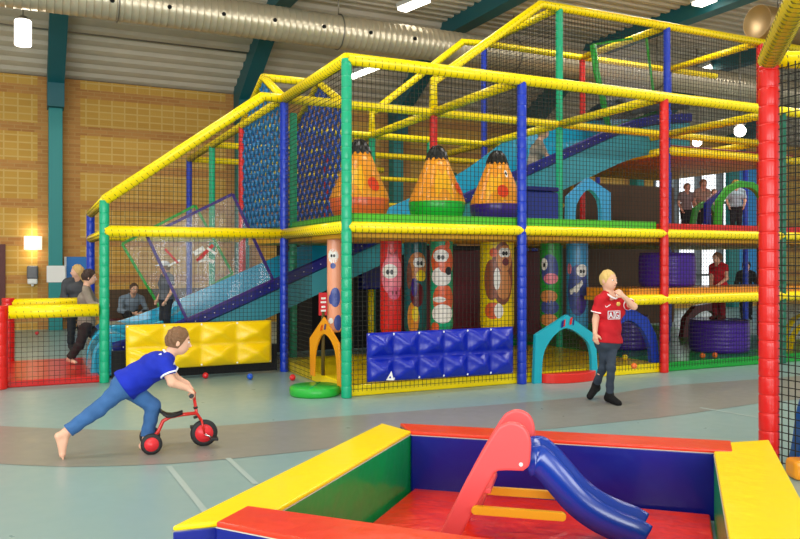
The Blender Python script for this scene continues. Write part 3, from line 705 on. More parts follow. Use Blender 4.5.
# clear vinyl side curtains over the slide
CLEAR = mat('clear vinyl', 'F4F8FF', rough=.07, spec=1.0, trans=.86, bump=.8, bscale=2.2)
def clear(pxs, j, c, label, stick=None):
    P = [PJ(x, y, j) for x, y in pxs]; t = thing('clear_curtain', P[-1], label, 'curtain')
    n = 14; rows = []
    for a in range(n+1):
        l = P[0].lerp(P[3], a/n); r = P[1].lerp(P[2], a/n)
        rows.append([l.lerp(r, k/n)+V*.015*math.sin(k*1.3+a*.9) for k in range(n+1)])
    obj('sheet', MB().grid(rows), CLEAR, t)
    for k in range(4):
        a, b = P[k], P[(k+1) % 4]; obj('edge_strip', MB().box((a+b)/2, (b-a)/2, V*.012, (b-a).normalized().cross(V)*.017), c, t)
    if stick:
        for (x0, y0, x1, y1, mi, w) in stick:
            q = MB(); a, b = PJ(x0, y0, j-.012), PJ(x1, y1, j-.012); d = (b-a); q.box((a+b)/2, d/2, V*.003, d.normalized().cross(V)*w, mi)
            obj('sticker', q, [RED, WHV], t, label=('white' if mi else 'red')+' sticker')
clear([(122,244),(195,205.5),(232.5,273.5),(163.6,313.8)], sj1+.02, vinyl('green strip', '2FA03A'), 'clear plastic curtain with green edges on the far side of the slide')
clear([(147,236),(232.5,194),(273,280),(187,320)], sj0-.03, vinyl('purple strip', '3A1E78'), 'clear plastic curtain with purple edges on the near side of the slide',
      [(197,261,213,245,0,.02),(165,249,178,263,0,.012),(194,254,204,248,1,.03),(204,258,214,262,1,.02),(207,248,216,254,1,.015),(168,266,180,260,1,.012),(198,262,208,259,1,.014)])
clear([(592,45),(646,36),(656,112),(609,128)], 1.35, vinyl('green strip', '2FA03A'), 'clear plastic curtain with green edges over the top of the slide')
cc = [o for o in C.objects if o.get('category') == 'curtain'][-1]
obj('padded_edge', MB().tube([PJ(593,45,1.35), PJ(596,70,1.35), PJ(602,95,1.35), PJ(609,130,1.35)], .05, 12), vinyl('green strip', '2FA03A'), cc)
# pear-shaped punch bags -----------------------------------------------------------------
def patch(q, c, rf, a0, z0, shape, mi, lift=.004):
    """patch on a turned surface: shape = list of (arc metres, height) about the centre (a0 radians, z0)"""
    n = len(shape); rings = 4; vs = []
    def at(x, z):
        r = rf(z0+z)+lift; a = a0+x/max(r, .05); return c+Vector((math.cos(a)*r, math.sin(a)*r, z0+z))
    vs.append(at(0, 0))
    for k in range(1, rings+1):
        for x, z in shape: vs.append(at(x*k/rings, z*k/rings))
    fs = [(0, 1+t, 1+(t+1) % n) for t in range(n)]
    for k in range(rings-1):
        fs += [(1+k*n+t, 1+(k+1)*n+t, 1+(k+1)*n+(t+1) % n, 1+k*n+(t+1) % n) for t in range(n)]
    q.add(vs, fs, mi, True)
def ell(a, b, n=18, rot=0):
    return [(a*math.cos(w)*math.cos(rot)-b*math.sin(w)*math.sin(rot), a*math.cos(w)*math.sin(rot)+b*math.sin(w)*math.cos(rot)) for w in np.linspace(0, 2*math.pi, n, endpoint=False)]
def facing(c): v = EYE-c; return math.atan2(v.y, v.x)
BAGZ = [(0,0),(.23,.0),(.285,.06),(.312,.14),(.318,.22),(.314,.235),(.296,.29),(.25,.39),(.205,.50),(.155,.62),(.118,.71)]
def bag_r(z):
    for (r0, z0), (r1, z1) in zip(BAGZ[1:], BAGZ[2:]):
        if z0 <= z <= z1: return r0+(r1-r0)*(z-z0)/(z1-z0+1e-9)
    return .118
def bag(x, j, base, label, turn, cheek, eye=None):
    c0 = PJ(x, 222, j); c = Vector((c0.x, c0.y, D+.107)); t = thing('punch_bag', c, label, 'punch bag', 'pear-shaped punch bags on the deck')
    q = MB().lathe(c, BAGZ, 32, mis=[0]*4+[1]*6); f = facing(c)+turn
    patch(q, c, bag_r, f, .42, [(-.1,-.17),(.1,-.17),(.1,.0),(.05,.15),(-.05,.15),(-.1,.0)], 2, .002)     # lighter snout panel
    patch(q, c, bag_r, facing(c)+cheek, .36, ell(.068, .075), 3, .008)
    if eye: patch(q, c, bag_r, facing(c)+eye, .57, ell(.02, .045), 4); patch(q, c, bag_r, facing(c)+eye, .57, ell(.012, .022), 5, .007)
    obj('body', q, [base, ORANGE, vinyl('amber vinyl', 'FFB81C'), vinyl('cheek red vinyl', 'F0451E'), WHV, BLKV], t)
    h = MB(); n = 26; prof = [(.122,.69),(.112,.73),(.095,.78),(.07,.82),(.04,.85),(0,.86)]
    vs = []
    for k, (r, z) in enumerate(prof):
        for a in range(n):
            an = 2*math.pi*a/n; dz = (-.05*(a % 3 == 0) if k == 0 else 0); rr = r+.012*(a % 2); vs.append(c+Vector((math.cos(an)*rr, math.sin(an)*rr, z+dz)))
    h.add(vs, [(k*n+a, k*n+(a+1) % n, (k+1)*n+(a+1) % n, (k+1)*n+a) for k in range(len(prof)-1) for a in range(n)], 0, False)
    obj('hair', h, BLKV, t, label='shiny black hair top')
bag(359.5, .32, CORALV, 'orange pear-shaped punch bag with a red base and black hair behind the tall green post', -.2, .58)
bag(437, .34, vinyl('bag green','14B032'), 'orange pear-shaped punch bag with a green base and black hair', .3, 1.15)
bag(497, .36, PURP, 'orange pear-shaped punch bag with a purple base and black hair beside the blue post', -.1, .25, .6)
# hanging printed pillars under the deck ---------------------------------------------------
def pillar(x, w, y1, j, base, label, art, turn=0):
    c0 = PJ(x, y1, j); d = c0.y; r = w/2/F*d; c = Vector((c0.x, c0.y, c0.z)); top_ = D-.045; h = top_-c.z
    t = thing('hanging_pillar', Vector((c.x, c.y, top_)), label, 'padded pillar', 'hanging padded pillars with animal pictures')
    f = facing(c)+turn; rf = lambda z: r
    q = MB().lathe(c, [(0, 0), (r*.75, 0), (r*.95, .03), (r, .08), (r, h-.06), (r, h)], 26)
    mats = [base]
    def P(a, z, shape, m, lift=.004):
        if m not in mats: mats.append(m)
        patch(q, c, rf, f+a, z*h, [(u_*r*1.22, v_*h) for u_, v_ in shape], mats.index(m), lift)
    def eyes(a, z, s, m=WHV):
        for sg in (-1, 1):
            s2 = s*1.4; P(a+sg*s*1.1, z, ell(s2, s2*r/h*1.5), m, .008); P(a+sg*s*.7, z-.008, ell(s*.55, s*r/h*.95), BLKV, .011)
    art(P, eyes)
    obj('body', q, mats, t)
    obj('cap', MB().lathe(Vector((c.x, c.y, top_-.02)), [(r*.5, -.0), (r*.5, .02)], 16), DARK, t)
def art_cow(P, eyes):
    P(-.1, .80, ell(.8, .10), PEACH); P(-.2, .78, ell(.62, .075), WHV); eyes(-.2, .79, .22); P(-.2,.68,ell(.3,.03),BLU2)
    P(.1, .36, ell(.6,.10), BLU2); P(-.5, .34, ell(.25,.05), BLU2); P(.5, .1, ell(.5,.08), BLU2); P(-.5,.12,ell(.3,.03),WHV)
def art_pig(P, eyes):
    P(.15, .60, ell(.95, .20), PINK); P(.15,.80,[(-.5,-.05),(-.35,.07),(-.2,0),(.2,0),(.35,.07),(.5,-.05)],PINK); P(-.1,.64,ell(.62,.075),WHV,.006); eyes(-.1,.64,.24)
    P(.3,.42,ell(.5,.07),vinyl('rose vinyl','D85878'),.008); P(.15,.42,ell(.07,.02),MAROON,.011); P(.45,.42,ell(.07,.02),MAROON,.011)
def art_dog(P, eyes):
    P(.2,.70,ell(.75,.15),TAN); P(-.55,.60,ell(.22,.14),BROWN,.006); P(.35,.74,ell(.4,.055),WHV,.007); eyes(.35,.74,.2); P(.5,.60,ell(.4,.06),YEL,.008)
    P(.15,.40,ell(.5,.13),MAROON,.006); P(-.1,.48,ell(.22,.1),PURP,.008); P(-.2,.16,ell(.45,.17),ORANGE); P(.0,.2,ell(.25,.08),YEL,.007)
def art_tiger(P, eyes):
    P(.1,.74,ell(.95,.17),CORALV); P(.55,.92,ell(.2,.04),CORALV); P(.0,.58,ell(.8,.10),WHV,.006); P(-.05,.80,ell(.6,.065),WHV,.006); eyes(-.05,.79,.22)
    P(.3,.68,ell(.42,.06),CORALV,.008); P(.6,.64,ell(.26,.045),BLKV,.01); P(.2,.34,ell(.85,.16),CORALV); P(.1,.19,ell(.85,.10),WHV,.006); P(-.2,.34,ell(.5,.03),WHV,.008); P(-.6,.05,ell(.35,.05),CORALV)
def art_monkey(P, eyes):
    P(.35,.62,ell(.6,.34),BROWN); P(.45,.78,ell(.42,.14),TAN,.006); P(-.2,.84,ell(.2,.05),CORALV,.006); P(.45,.84,ell(.3,.045),WHV,.009); eyes(.45,.84,.13)
    P(.5,.74,ell(.18,.04),MAROON,.009); P(.4,.5,ell(.4,.16),TAN,.006); P(-.3,.55,ell(.42,.22),vinyl('fawn vinyl','9A5230'),.005); P(.0,.56,ell(.16,.12),WHV,.009); P(-.25,.22,ell(.42,.09),CORALV,.006); P(.1,.22,ell(.22,.08),WHV,.008)
def art_mole(P, eyes):
    P(-.1,.66,ell(.75,.17),BLU2); P(-.6,.72,ell(.3,.07),WHV,.008); P(-.58,.71,ell(.1,.025),BLKV,.011); P(.05,.56,ell(.6,.06),PINK,.008); P(-.2,.36,ell(.75,.07),TAN); P(-.1,.24,ell(.8,.08),BLU2); P(-.2,.1,ell(.75,.07),TAN)
def art_whale(P, eyes):
    P(.1,.45,ell(.85,.28),BLU2); P(.45,.66,ell(.45,.07),WHV,.008); eyes(.45,.66,.18); P(-.1,.50,[(-.5,-.05),(.0,-.03),(.45,.06),(.55,.02),(.1,-.08),(-.4,-.1)],WHV,.008); P(-.7,.68,ell(.2,.06),PINK,.006); P(.4,.3,ell(.4,.10),PURP,.006)
pillar(334.5, 15, 332, .42, PEACH, 'peach hanging pillar with a spotted cartoon animal left of the tall green post', art_cow)
pillar(391, 22, 333, .55, RED, 'red hanging pillar with a pink cartoon pig', art_pig)
pillar(415.5, 23, 332, .75, TEALD, 'teal hanging pillar with a tan long-eared cartoon dog', art_dog)
pillar(441.5, 23, 331, .5, GREEN, 'green hanging pillar with an orange and white cartoon tiger', art_tiger)
pillar(497, 34, 330, .55, YEL, 'wide yellow hanging pillar with a brown cartoon ape beside the blue post', art_monkey)
pillar(550.5, 21, 328, .6, vinyl('leaf green vinyl', '149A2E'), 'green hanging pillar with a striped blue cartoon mole', art_mole)
pillar(577, 22, 331, .55, SKYB, 'sky blue hanging pillar with a blue smiling cartoon whale', art_whale)
# quilted pads tied to the net --------------------------------------------------------------
def quilt(px, j, nx, ny, m, label, mark=False):
    P = [PJ(x, y, j) for x, y in px]    # tl tr br bl
    t = thing('quilted_pad', (P[2]+P[3])/2, label, 'wall pad'); k = 10; rows = []; rnd = random.Random(nx)
    ph = [[(rnd.uniform(-.1,.1), rnd.uniform(-.1,.1), rnd.uniform(.8,1.15)) for _ in range(nx)] for _ in range(ny)]
    for b_ in range(ny*k+1):
        row = []
        for a in range(nx*k+1):
            l = P[3].lerp(P[0], b_/(ny*k)); r = P[2].lerp(P[1], b_/(ny*k)); p = l.lerp(r, a/(nx*k))
            ca, cb = min(a//k, nx-1), min(b_//k, ny-1); u = (a-ca*k)/k; v = (b_-cb*k)/k; o1, o2, am = ph[cb][ca]
            u2 = abs(2*u-1+o1*math.sin(math.pi*u)); v2 = abs(2*v-1+o2*math.sin(math.pi*v))
            hgt = .105*am*(1-max(u2, v2))**.8*(1-.25*abs(u2-v2))+.012*math.sin(9*u+5*v)*math.sin(math.pi*u)*math.sin(math.pi*v) if 0 < u < 1 and 0 < v < 1 else 0
            row.append(p-V*(.02+max(0, hgt)))
        rows.append(row)
    q = MB().grid(rows); back = [p+V*.0 for p in P]
    q.add(back, [(0,1,2,3)])
    edge = rows[0]+[r[-1] for r in rows[1:]]+rows[-1][::-1][1:]+[r[0] for r in rows[::-1][1:-1]]
    for a, b_ in zip(edge, edge[1:]+edge[:1]): q.add([a, b_, b_+V*.02, a+V*.02], [(0,1,2,3)])
    obj('cover', q, m, t)
    for a in range(nx+1):
        for e in (0, 1):
            p = (P[3] if e else P[0]).lerp(P[2] if e else P[1], a/nx); s = (P[0]-P[3]).normalized()*(.02 if e else -.02)+(P[1]-P[0]).normalized()*.02*(1 if a == 0 else -1 if a == nx else 0)
            if ny*a % 1 == 0: obj('eyelet', MB().lathe(p+s-V*.022, [(.012, 0), (.012, -.004), (.005, -.006)], 10, axis=V), WHITE, t)
    if mark:
        c = PJ(385.5, 375, j); c = c-V*.108; a = (P[1]-P[0]).normalized(); q = MB()
        q.prism([c+a*.04-Z*.04, c+Z*.05+a*.015, c-a*.04-Z*.033], V*.006); q.prism([c-a*.014-Z*.016-V*.001, c+a*.01-Z*.016-V*.001, c+Z*.006-V*.001], V*-.002, 1)
        obj('mark', q, [WHV, m], t, label='white triangular mark')
QB = vinyl('royal blue vinyl', '0A22A4', .12); QY = vinyl('quilt yellow vinyl', 'F8CE08', .12)
quilt([(366.5,333),(512,326.5),(512,373),(367,382)], -.045, 6, 2, QB, 'blue quilted pad tied to the front netting below the deck', True)
quilt([(125.5,325),(271,320),(271,362),(126,371)], .955, 4, 2, QY, 'yellow quilted pad tied to the netting below the left part of the slide')
# arches -------------------------------------------------------------------------------------
def arch(outer, inner, proj, thick, m, label, loc, extra=None, zb=None):
    poly = [proj(x, y) for x, y in list(outer)+smooth(inner)[::-1]]
    if zb is not None:
        for p in poly:
            if p.z < zb+.06: p.z = zb
    q = MB().prism(poly, thick); t = thing('foam_arch', loc, label, 'foam arch'); obj('arch', q, m, t, bevel=.008)
    if extra: extra(t)
    return t
def marks(lst, proj, dirv):
    def f(t):
        q = MB()
        for x, y, w, h, mi in lst:
            p = proj(x, y); q.prism([proj(x-w, y+h), proj(x+w*.3, y+h*.8), proj(x+w, y-h), proj(x-w*.4, y-h*.7)], dirv, mi)
        obj('mark', q, [RED, NAVY], t, label='small printed mark')
    return f
pi = lambda x, y: PI(x, y, -.012)
arch([(310,390),(309.5,338),(323.4,317),(338.5,343.5),(340.5,396)], [(313.4,390),(315,352),(323.4,334),(334.5,351),(337.5,396)], pi, U*.02, ORANGE,
     'orange pointed foam arch at the left entrance beside the tall green post', G(-.01,.2), marks([(321.5,328,1.2,3,0),(325,327,1.2,3,1)], lambda x, y: PI(x, y, -.0135), U*-.003), .092)
pj0 = lambda x, y: PJ(x, y, -.03)
arch([(534,385),(535.8,335),(567.3,314.7),(595.7,335),(598.3,381)], [(541.5,385),(545,350),(564,328.5),(584,338),(591,352),(592,381)], pj0, V*.045, TEALV,
     'turquoise pointed foam arch at the front entrance behind the red entrance mat', G(1.2,0), marks([(562.5,324,1.5,4,1),(564.5,323,1,4,0),(571,321,1.6,4,0),(573.5,322,.9,3.5,1)], lambda x, y: PJ(x, y, -.034), V*-.003), 0)
pj1 = lambda x, y: PJ(x, y, .04)
arch([(603,374),(604,332),(618,313),(632,308),(648,318),(657,336),(660,371)], [(609,374),(613,338),(626,321),(640,327),(650,346),(653.5,372)], pj1, V*.07, vinyl('arch blue vinyl','1740B8'),
     'blue round foam arch behind the boy in the red shirt', G(1.7,.05), None, .111)
pj2 = lambda x, y: PJ(x, y, .3)
arch([(568,225),(568.7,196),(588.7,177.5),(610.7,192.5),(611,224)], [(575.5,225),(577,204),(588.7,189.5),(600,201),(602,224)], pj2, V*.07, SKYB,
     'light blue pointed foam arch standing on the green deck', G(1.35,.3,D), None, D+.105)
pj3 = lambda x, y: PJ(x, y, .25)
arch([(717,226),(719,200),(728,187),(740,180.5),(754,182),(764,190),(770,204),(771,226)], [(722,226),(724,203),(732,192),(742,187.5),(753,189),(760,196),(764,207),(765,226)], pj3, V*.07, vinyl('arch green vinyl','3FA828'),
     'green round foam arch on the red deck beside the tall red post', G(2.6,.25,D), None, D+.105)
pj4 = lambda x, y: PJ(x, y, .75)
arch([(692,226),(695,208),(704,201),(713,203),(719,212),(722,226)], [(696,226),(699,212),(705,207),(711,209),(715,215),(717,226)], pj4, V*.06, vinyl('arch dark green','2C7A26'),
     'low dark green foam arch on the red deck near the window', G(2.5,.75,D), None, D+.105)
arch([(706,226),(707,203),(710,200),(722,190),(724,193),(713,203),(711,207),(711,226)], [(708,226),(709,215),(709.5,226)], lambda x, y: PJ(x, y, .6), V*.06, NAVY,
     'navy bent foam bar leaning on the red deck behind the green arch', G(2.5,.6,D), None, D+.105)
arch([(786.5,364),(787,345),(790,330),(797,319),(806,314),(818,312),(840,316),(850,330),(852,362)], [(792.5,364),(793,348),(797,335),(803,327),(812,322),(824,322),(838,328),(845,342),(846,362)], lambda x, y: PJ(x, y, .12), V*.1, YEL,
     'yellow round foam arch seen through the net at the right edge', G(3.2,.12), None, .111)
arch([(683,340),(686,318),(696,306),(712,303),(724,311),(729,325),(730,340)], [(690,340),(692,322),(700,313),(711,311),(719,318),(723,328),(724,340)], lambda x, y: PJ(x, y, 1.15), V*.1, MAROON,
     'dark red foam arch in the shade behind the purple drum', G(2.6,1.15), None, .111)
# entrance mats, sign, drums, boxes ---------------------------------------------------------
c = PZ(315, 387, .075); c.z = 0
t = thing('entrance_mat', c, 'round green entrance pad under the orange arch', 'mat')
obj('base', MB().lathe(c, [(0,0),(.24,0),(.25,.02),(.25,.075),(.238,.09),(0,.09)], 40), vinyl('entrance green','2CB43C'), t)
obj('seam', MB().tube([c-(U*.5+V*.8).normalized()*.23+Z*.09, c+(U*.5+V*.8).normalized()*.23+Z*.09], .006, 6), GREEN, t)
q = MB(); c = PJ(566, 380, 0); c.z = 0; pl = [c+U*(.36*math.cos(a))+V*(.16*math.sin(a)-.04) for a in np.linspace(math.pi, 2*math.pi, 18)]+[c+U*.36-V*.03, c-U*.36-V*.03]
t = thing('entrance_mat', c, 'red rounded entrance mat under the turquoise arch', 'mat'); obj('base', q.prism(pl, Z*.1), vinyl('entrance red', 'E0281C'), t, bevel=.012)
c = PJ(323, 304, .4); p0_ = Vector((c.x, c.y, .11)); t = thing('sign_post', p0_, 'small red and white sign on a thin dark pole above the orange arch', 'sign')
obj('pole', MB().tube([p0_, c-Z*.08], .02, 8), mat('sign pole', '5A4A18', rough=.6), t)
q = MB().box(c, U*.045, V*.008, Z*.12); obj('panel', q, mat('sign red', 'D8202A', rough=.4), t)
q = MB()
for z, w in ((.06,.025),(.02,.03),(-.03,.022),(-.07,.028)): q.box(c-V*.011+Z*z, U*w, V*.002, Z*.01)
obj('printing', q, WHV, t)
def drum(x, j, wpx, y1, z0, h, m, label):
    c = PJ(x, y1, j); r = wpx/2/F*c.y; c = Vector((c.x, c.y, z0)); t = thing('foam_drum', c, label, 'foam drum', 'purple foam drums')
    prf = [(0,0),(r*.93,0),(r*.985,.03)]
    for k in range(1, 8): prf += [(r*(1.0+.012*math.sin(math.pi*k/8)), h*k/8-.006), (r*(.99+.012*math.sin(math.pi*k/8)), h*k/8), (r*(1.0+.012*math.sin(math.pi*k/8)), h*k/8+.006)]
    prf += [(r*.985,h-.03),(r*.93,h),(0,h)]
    obj('cover', MB().lathe(c, prf, 40), m, t)
    obj('seam', MB().tube([c+Vector((math.cos(a), math.sin(a), 0))*r*.965+Z*h for a in np.linspace(0, 2*math.pi, 40, endpoint=False)], .008, 6, closed=True), PURP, t)
PUR2 = vinyl('bright purple vinyl', '4A1F9C')
drum(719, .32, 57, 357, .111, .42, PUR2, 'purple foam drum on the green mat under the girl in red')
drum(667, .27, 54, 291, HD+.132, .42, PUR2, 'purple foam drum on the orange half-level behind the red post')
drum(628, .7, 40, 358, .111, .46, PURP, 'dark purple foam drum on the yellow mat behind the blue arch')
c = PJ(535, 197, .95); t = thing('foam_block', Vector((c.x, c.y, D+.04)), 'blue foam block on the deck in front of the boy on the slide', 'foam block')
obj('cover', MB().box(Vector((c.x, c.y, D+.04+.29)), U*.26, V*.2, Z*.29), vinyl('block blue', '1A2E8C'), t, bevel=.03)
obj('top_pad', MB().box(Vector((c.x, c.y, D+.04+.62)), U*.26, V*.2, Z*.03), NAVY, t, bevel=.015)
c = PJ(371, 268, 1.7); t = thing('foam_block', c-Z*.32, 'dark navy foam block on a yellow post under the deck behind the red pillar', 'foam block')
obj('cover', MB().box(c, U*.17, V*.1, Z*.31), NAVY, t, bevel=.02); obj('leg', MB().tube([Vector((c.x, c.y, 0)), c-Z*.31], .045, 12), YEL, t)
# play balls -----------------------------------------------------------------------------------
BALLM = {'red': mat('ball red','D8242C',rough=.3), 'blue': mat('ball blue','1C58C8',rough=.3), 'orange': mat('ball orange','F0742A',rough=.3), 'yellow': mat('ball yellow','F0D020',rough=.3)}
first = None
for x, y, zb, c_, lab in ((205.5,375.5,0,'red','red play ball on the floor just below the yellow quilted pad'),(250,376.5,0,'blue','blue play ball on the floor left of the blue corner post'),(292.5,377.5,0,'red','red play ball at the corner of the yellow mat beside the blue post'),
        (702.5,355.5,.11,'orange','left orange play ball in front of the purple drum'),(715,355,.11,'orange','right orange play ball in front of the purple drum'),(634,366,.11,'orange','orange play ball on the yellow mat behind the blue arch'),(625,357,.11,'yellow','yellow play ball on the yellow mat beside the dark purple drum'),
        (37,333,.0,'red','orange-red play ball far behind the porch net')):
    p = PZ(x, y, zb+.035); rr = .035
    o = obj('play_ball', MB().ball(p, rr, 16), BALLM[c_], loc=p); tag(o, lab, 'ball', 'small plastic play balls')
# =================================================================== SOFT PIT IN THE FOREGROUND
PH = .36
RCOV = vinyl('pit red vinyl', 'E23A1E', .3); YCOV = vinyl('pit yellow vinyl', 'FFDC00', .2); BSIDE = vinyl('pit blue vinyl', '0E1A84', .2); GSIDE = vinyl('pit green vinyl', '0C9A48', .35); REDM = vinyl('pit mat red', 'EE3214', .9)
def block(name, top_px, mtop, mside, label, z=PH, over=.0, body_cols=None, z0=0.0):
    P = [PZ(x, y, z) if not isinstance(x, Vector) else x+Z*(z-PH) for x, y in top_px]
    cen = sum(P, Vector())/len(P); t = thing('foam_block', Vector((cen.x, cen.y, 0)), label, 'foam block', 'foam blocks of the soft pit')
    low = [Vector((p.x, p.y, z0)) for p in P]; n = len(P); q = MB()
    q.add(low, [tuple(range(n))[::-1]], 0)
    for k in range(n):
        a, b = low[k], low[(k+1) % n]; a2, b2 = P[k]-Z*.02, P[(k+1) % n]-Z*.02
        q.add([a, b, b2, a2], [(0,1,2,3)], (body_cols[k] if body_cols else 0))
    q.add([p-Z*.02 for p in P], [tuple(range(n))], 0)
    obj('core', q, mside, t, bevel=.006)
    q = MB(); Q = [p+(p-cen).normalized()*over for p in P]; q.prism([p-Z*.02 for p in Q], Z*.02); obj('top_cover', q, mtop, t, bevel=.007)
    s = MB()
    for k in range(n):
        a, b = Q[k], Q[(k+1) % n]; m_ = max(2, int((b-a).length/.03))
    s.tube([p-Z*.02 for p in Q], .0025, 5, closed=True); obj('seam', s, mat('white stitching', 'C8C0B0', rough=.7), t)
    return P
Lb = block('l', [(172.5,526),(382,423),(411,431),(264,517)], YCOV, [BSIDE, GSIDE], 'long yellow-topped foam block on the left of the soft pit', body_cols=[0,0,1,0])
Bb = block('b', [(411.5,431.6),(400,423),(731,440.5),(733,450.5)], RCOV, [BSIDE], 'long red-topped foam block at the back of the soft pit', z=PH+.001)
ir = PZ(714, 451, PH); orr = PZ(769, 439.5, PH); dr_ = (PZ(800,497,PH)-orr).normalized(); di_ = (PZ(729,537,PH)-ir).normalized()
block('r', [(ir, 0), (PZ(731.5,451.3,PH), 0), (PZ(729.5,442,PH), 0), (orr, 0), (orr+dr_*2.2, 0), (ir+di_*2.2, 0)], YCOV, [BSIDE, GSIDE], 'wide yellow-topped foam block on the right of the soft pit', body_cols=[1,0,0,0,0,1])
fa = PZ(247.5,511,PH); fb = PZ(440,538,PH); fd = (fb-fa).normalized(); fo = PZ(216,528,PH)
block('f', [(fa, 0), (fa+fd*2.0, 0), (fo+fd*2.0-Vector((.1,.15,0)), 0), (fo, 0)], RCOV, [BSIDE], 'red-topped foam block across the near side of the soft pit', z=PH+.022)
inn = [PZ(412,431,PH)+Vector((.02,0,0)), ir-Vector((.02,0,0)), ir+di_*1.9, fa+Vector((.1,-.1,0))]
q = MB(); lo_ = [Vector((p.x, p.y, 0)) for p in inn]; q.prism(lo_, Z*.045); obj_ = obj('play_mat', q, REDM, loc=lo_[0], bevel=.01); tag(obj_, 'shiny red mat covering the floor inside the soft pit', 'mat')
# toddler slide
h_ = Vector((math.cos(R(-13)), math.sin(R(-13)), 0)); lt = Vector((-h_.y, h_.x, 0))
gp = PZ(452, 541, .045)       # near panel foot
def TS(x, y, off=0.0): return PP(x, y, gp+lt*off, lt)
ts = thing('toddler_slide', Vector((gp.x, gp.y, .045)), 'small toddler slide with coral side panels and blue chute standing in the soft pit', 'slide')
outl = smooth([(440,533),(466,480),(493,434),(503,424.5),(514,422.5),(525,428),(530.5,440),(530.5,455),(529,466),(523,471.5)], 5)+[(506,471),(498,471.5),(494,474)]+[(477,505),(459,540),(455,545),(434,545)]
P1 = [TS(x, y) for x, y in outl]
for p in P1: p.z = max(p.z, .046)
wdt = .30
for k in (0, 1):
    q = MB().prism([p+lt*(wdt*k) for p in P1], lt*.035); obj('side_panel', q, CORAL, ts, bevel=.012)
bc = TS(521, 464.5); obj('bolt', MB().lathe(bc-lt*.004, [(.008, 0), (.01, .004)], 10, axis=lt), WHITE, ts)
for a, b_ in (((476,509),(562,515.5)), ):
    A, B2 = TS(*a), TS(*b_); d = (B2-A).normalized()
    for k in (0, 1):
        q = MB(); o_ = lt*(wdt*k+(.0 if k else -.012)); q.box((A+B2)/2+o_, (B2-A)/2, lt*.012, d.cross(lt)*.018); q.lathe(A+o_-lt*.014, [(.018,0),(.018,.028)], 12, axis=lt); q.lathe(B2+o_-lt*.014, [(.018,0),(.018,.028)], 12, axis=lt)
        obj('brace', q, BARS, ts)
for z in (.2, .36):
    a = TS(479, 500); k = (z-.16)/.4; p = TS(466+k*26, 517-k*50); obj('step', MB().box(p+lt*wdt*.55+Z*.0, h_*.05, lt*(wdt*.48), Z*.012), CORAL, ts, bevel=.005)
ctr = [(520,452),(532,448.5),(543,450),(556,461),(570,477),(585,494),(602,507),(622,517),(640,524),(652,531)]
cp = [TS(x, y, .03) for x, y in smooth(ctr, 4)]; rows = []
for k, p in enumerate(cp):
    t = cp[min(k+1, len(cp)-1)]-cp[max(k-1, 0)]; n_ = lt.cross(t).normalized(); n_ = -n_ if n_.z < 0 else n_
    w = .20; sec = [(0,-.12),(-.012,-.06),(0,0),(.012,.012),(.028,0),(.04,-.03),(.07,-.04),(w-.07,-.04),(w-.04,-.03),(w-.028,0),(w-.012,.012),(w,0),(w+.012,-.06),(w,-.12),(0,-.12)]
    row = []
    for a, b_ in sec:
        v = p+lt*(a+.02)+n_*b_
        v.z = max(v.z, .047); row.append(v)
    rows.append(row)
q = MB().grid(rows); q.add(rows[0], [tuple(range(len(sec)-1))]); q.add(rows[-1], [tuple(range(len(sec)-1))])
obj('chute', q, CHUTE, ts)
# =================================================================== TRICYCLE
fwp = Vector((-1.392, 5.555, 0)); hv_ = Vector((math.cos(R(20)), math.sin(R(20)), 0)); lv = Vector((-hv_.y, hv_.x, 0))
def TP(x, y, off=0.0): return PP(x, y, fwp+lv*off, lv)
TRED = mat('tricycle red', 'D8281E', rough=.3, coat=.3); TY = mat('tyre rubber', '1B1B1D', rough=.6); HUBR = mat('wheel disc red', 'E83038', rough=.35)
tr = thing('tricycle', fwp-hv_*.2, 'red toddler tricycle with black saddle pushed by the running boy', 'tricycle')
def wheel(c, r, w):
    o = obj('wheel', MB().lathe(c-lv*w/2, [(r*.66, 0), (r*.86, -.002), (r, w*.25), (r, w*.75), (r*.86, w+.002), (r*.66, w)], 36, axis=lv), TY, tr)
    obj('disc', MB().lathe(c-lv*(w/2+.004), [(0, -.012), (r*.2, -.012), (r*.35, .0), (r*.68, .004), (r*.7, w), (0, w+.01)], 36, axis=lv), HUBR, o)
fr_ = .094; fc = TP(204, 433); fc.z = fr_; wheel(fc, fr_, .03)
rr_ = .071; tk = .135; rc0 = TP(151.5, 445, -tk); rc0.z = rr_; wheel(rc0, rr_, .03); rc1 = rc0+lv*tk*2; wheel(rc1, rr_, .03)
ra = (rc0+rc1)/2; q = MB(); q.tube([rc0, rc1], .011, 10); obj('axle', q, TRED, tr)
head_ = TP(196.5, 413); q = MB(); q.tube([ra, TP(158,432), TP(163,421), TP(170,417), TP(182,414.5), head_], .013, 12); obj('frame', q, TRED, tr)
st0 = TP(193.5, 393.5); q = MB(); q.tube([TP(194.5,400), head_, fc+Z*.085-hv_*.015], .011, 12); obj('fork_stem', q, TRED, tr)
for g in (-1, 1):
    q = MB(); q.tube([fc+Z*.1-hv_*.02, fc+Z*.1-hv_*.02+lv*g*.028, fc+lv*g*.028], .008, 8); obj('fork_leg', q, TRED, tr)
for y in (407.5, 417): obj('clamp', MB().tube([TP(195.3, y-1), TP(195.9, y+1)], .016, 10), DARK, tr)
hb = TP(194, 392); q = MB(); q.tube([hb-lv*.16-hv_*.03, hb-lv*.05, hb+lv*.05, hb+lv*.16-hv_*.03], .010, 10); q.tube([hb, TP(194.5,400)], .010, 10); obj('handlebar', q, TRED, tr)
for g in (-1, 1): obj('grip', MB().tube([hb+lv*g*.11-hv_*.016, hb+lv*g*.18-hv_*.036], .015, 10), DARK, tr)
rows = []
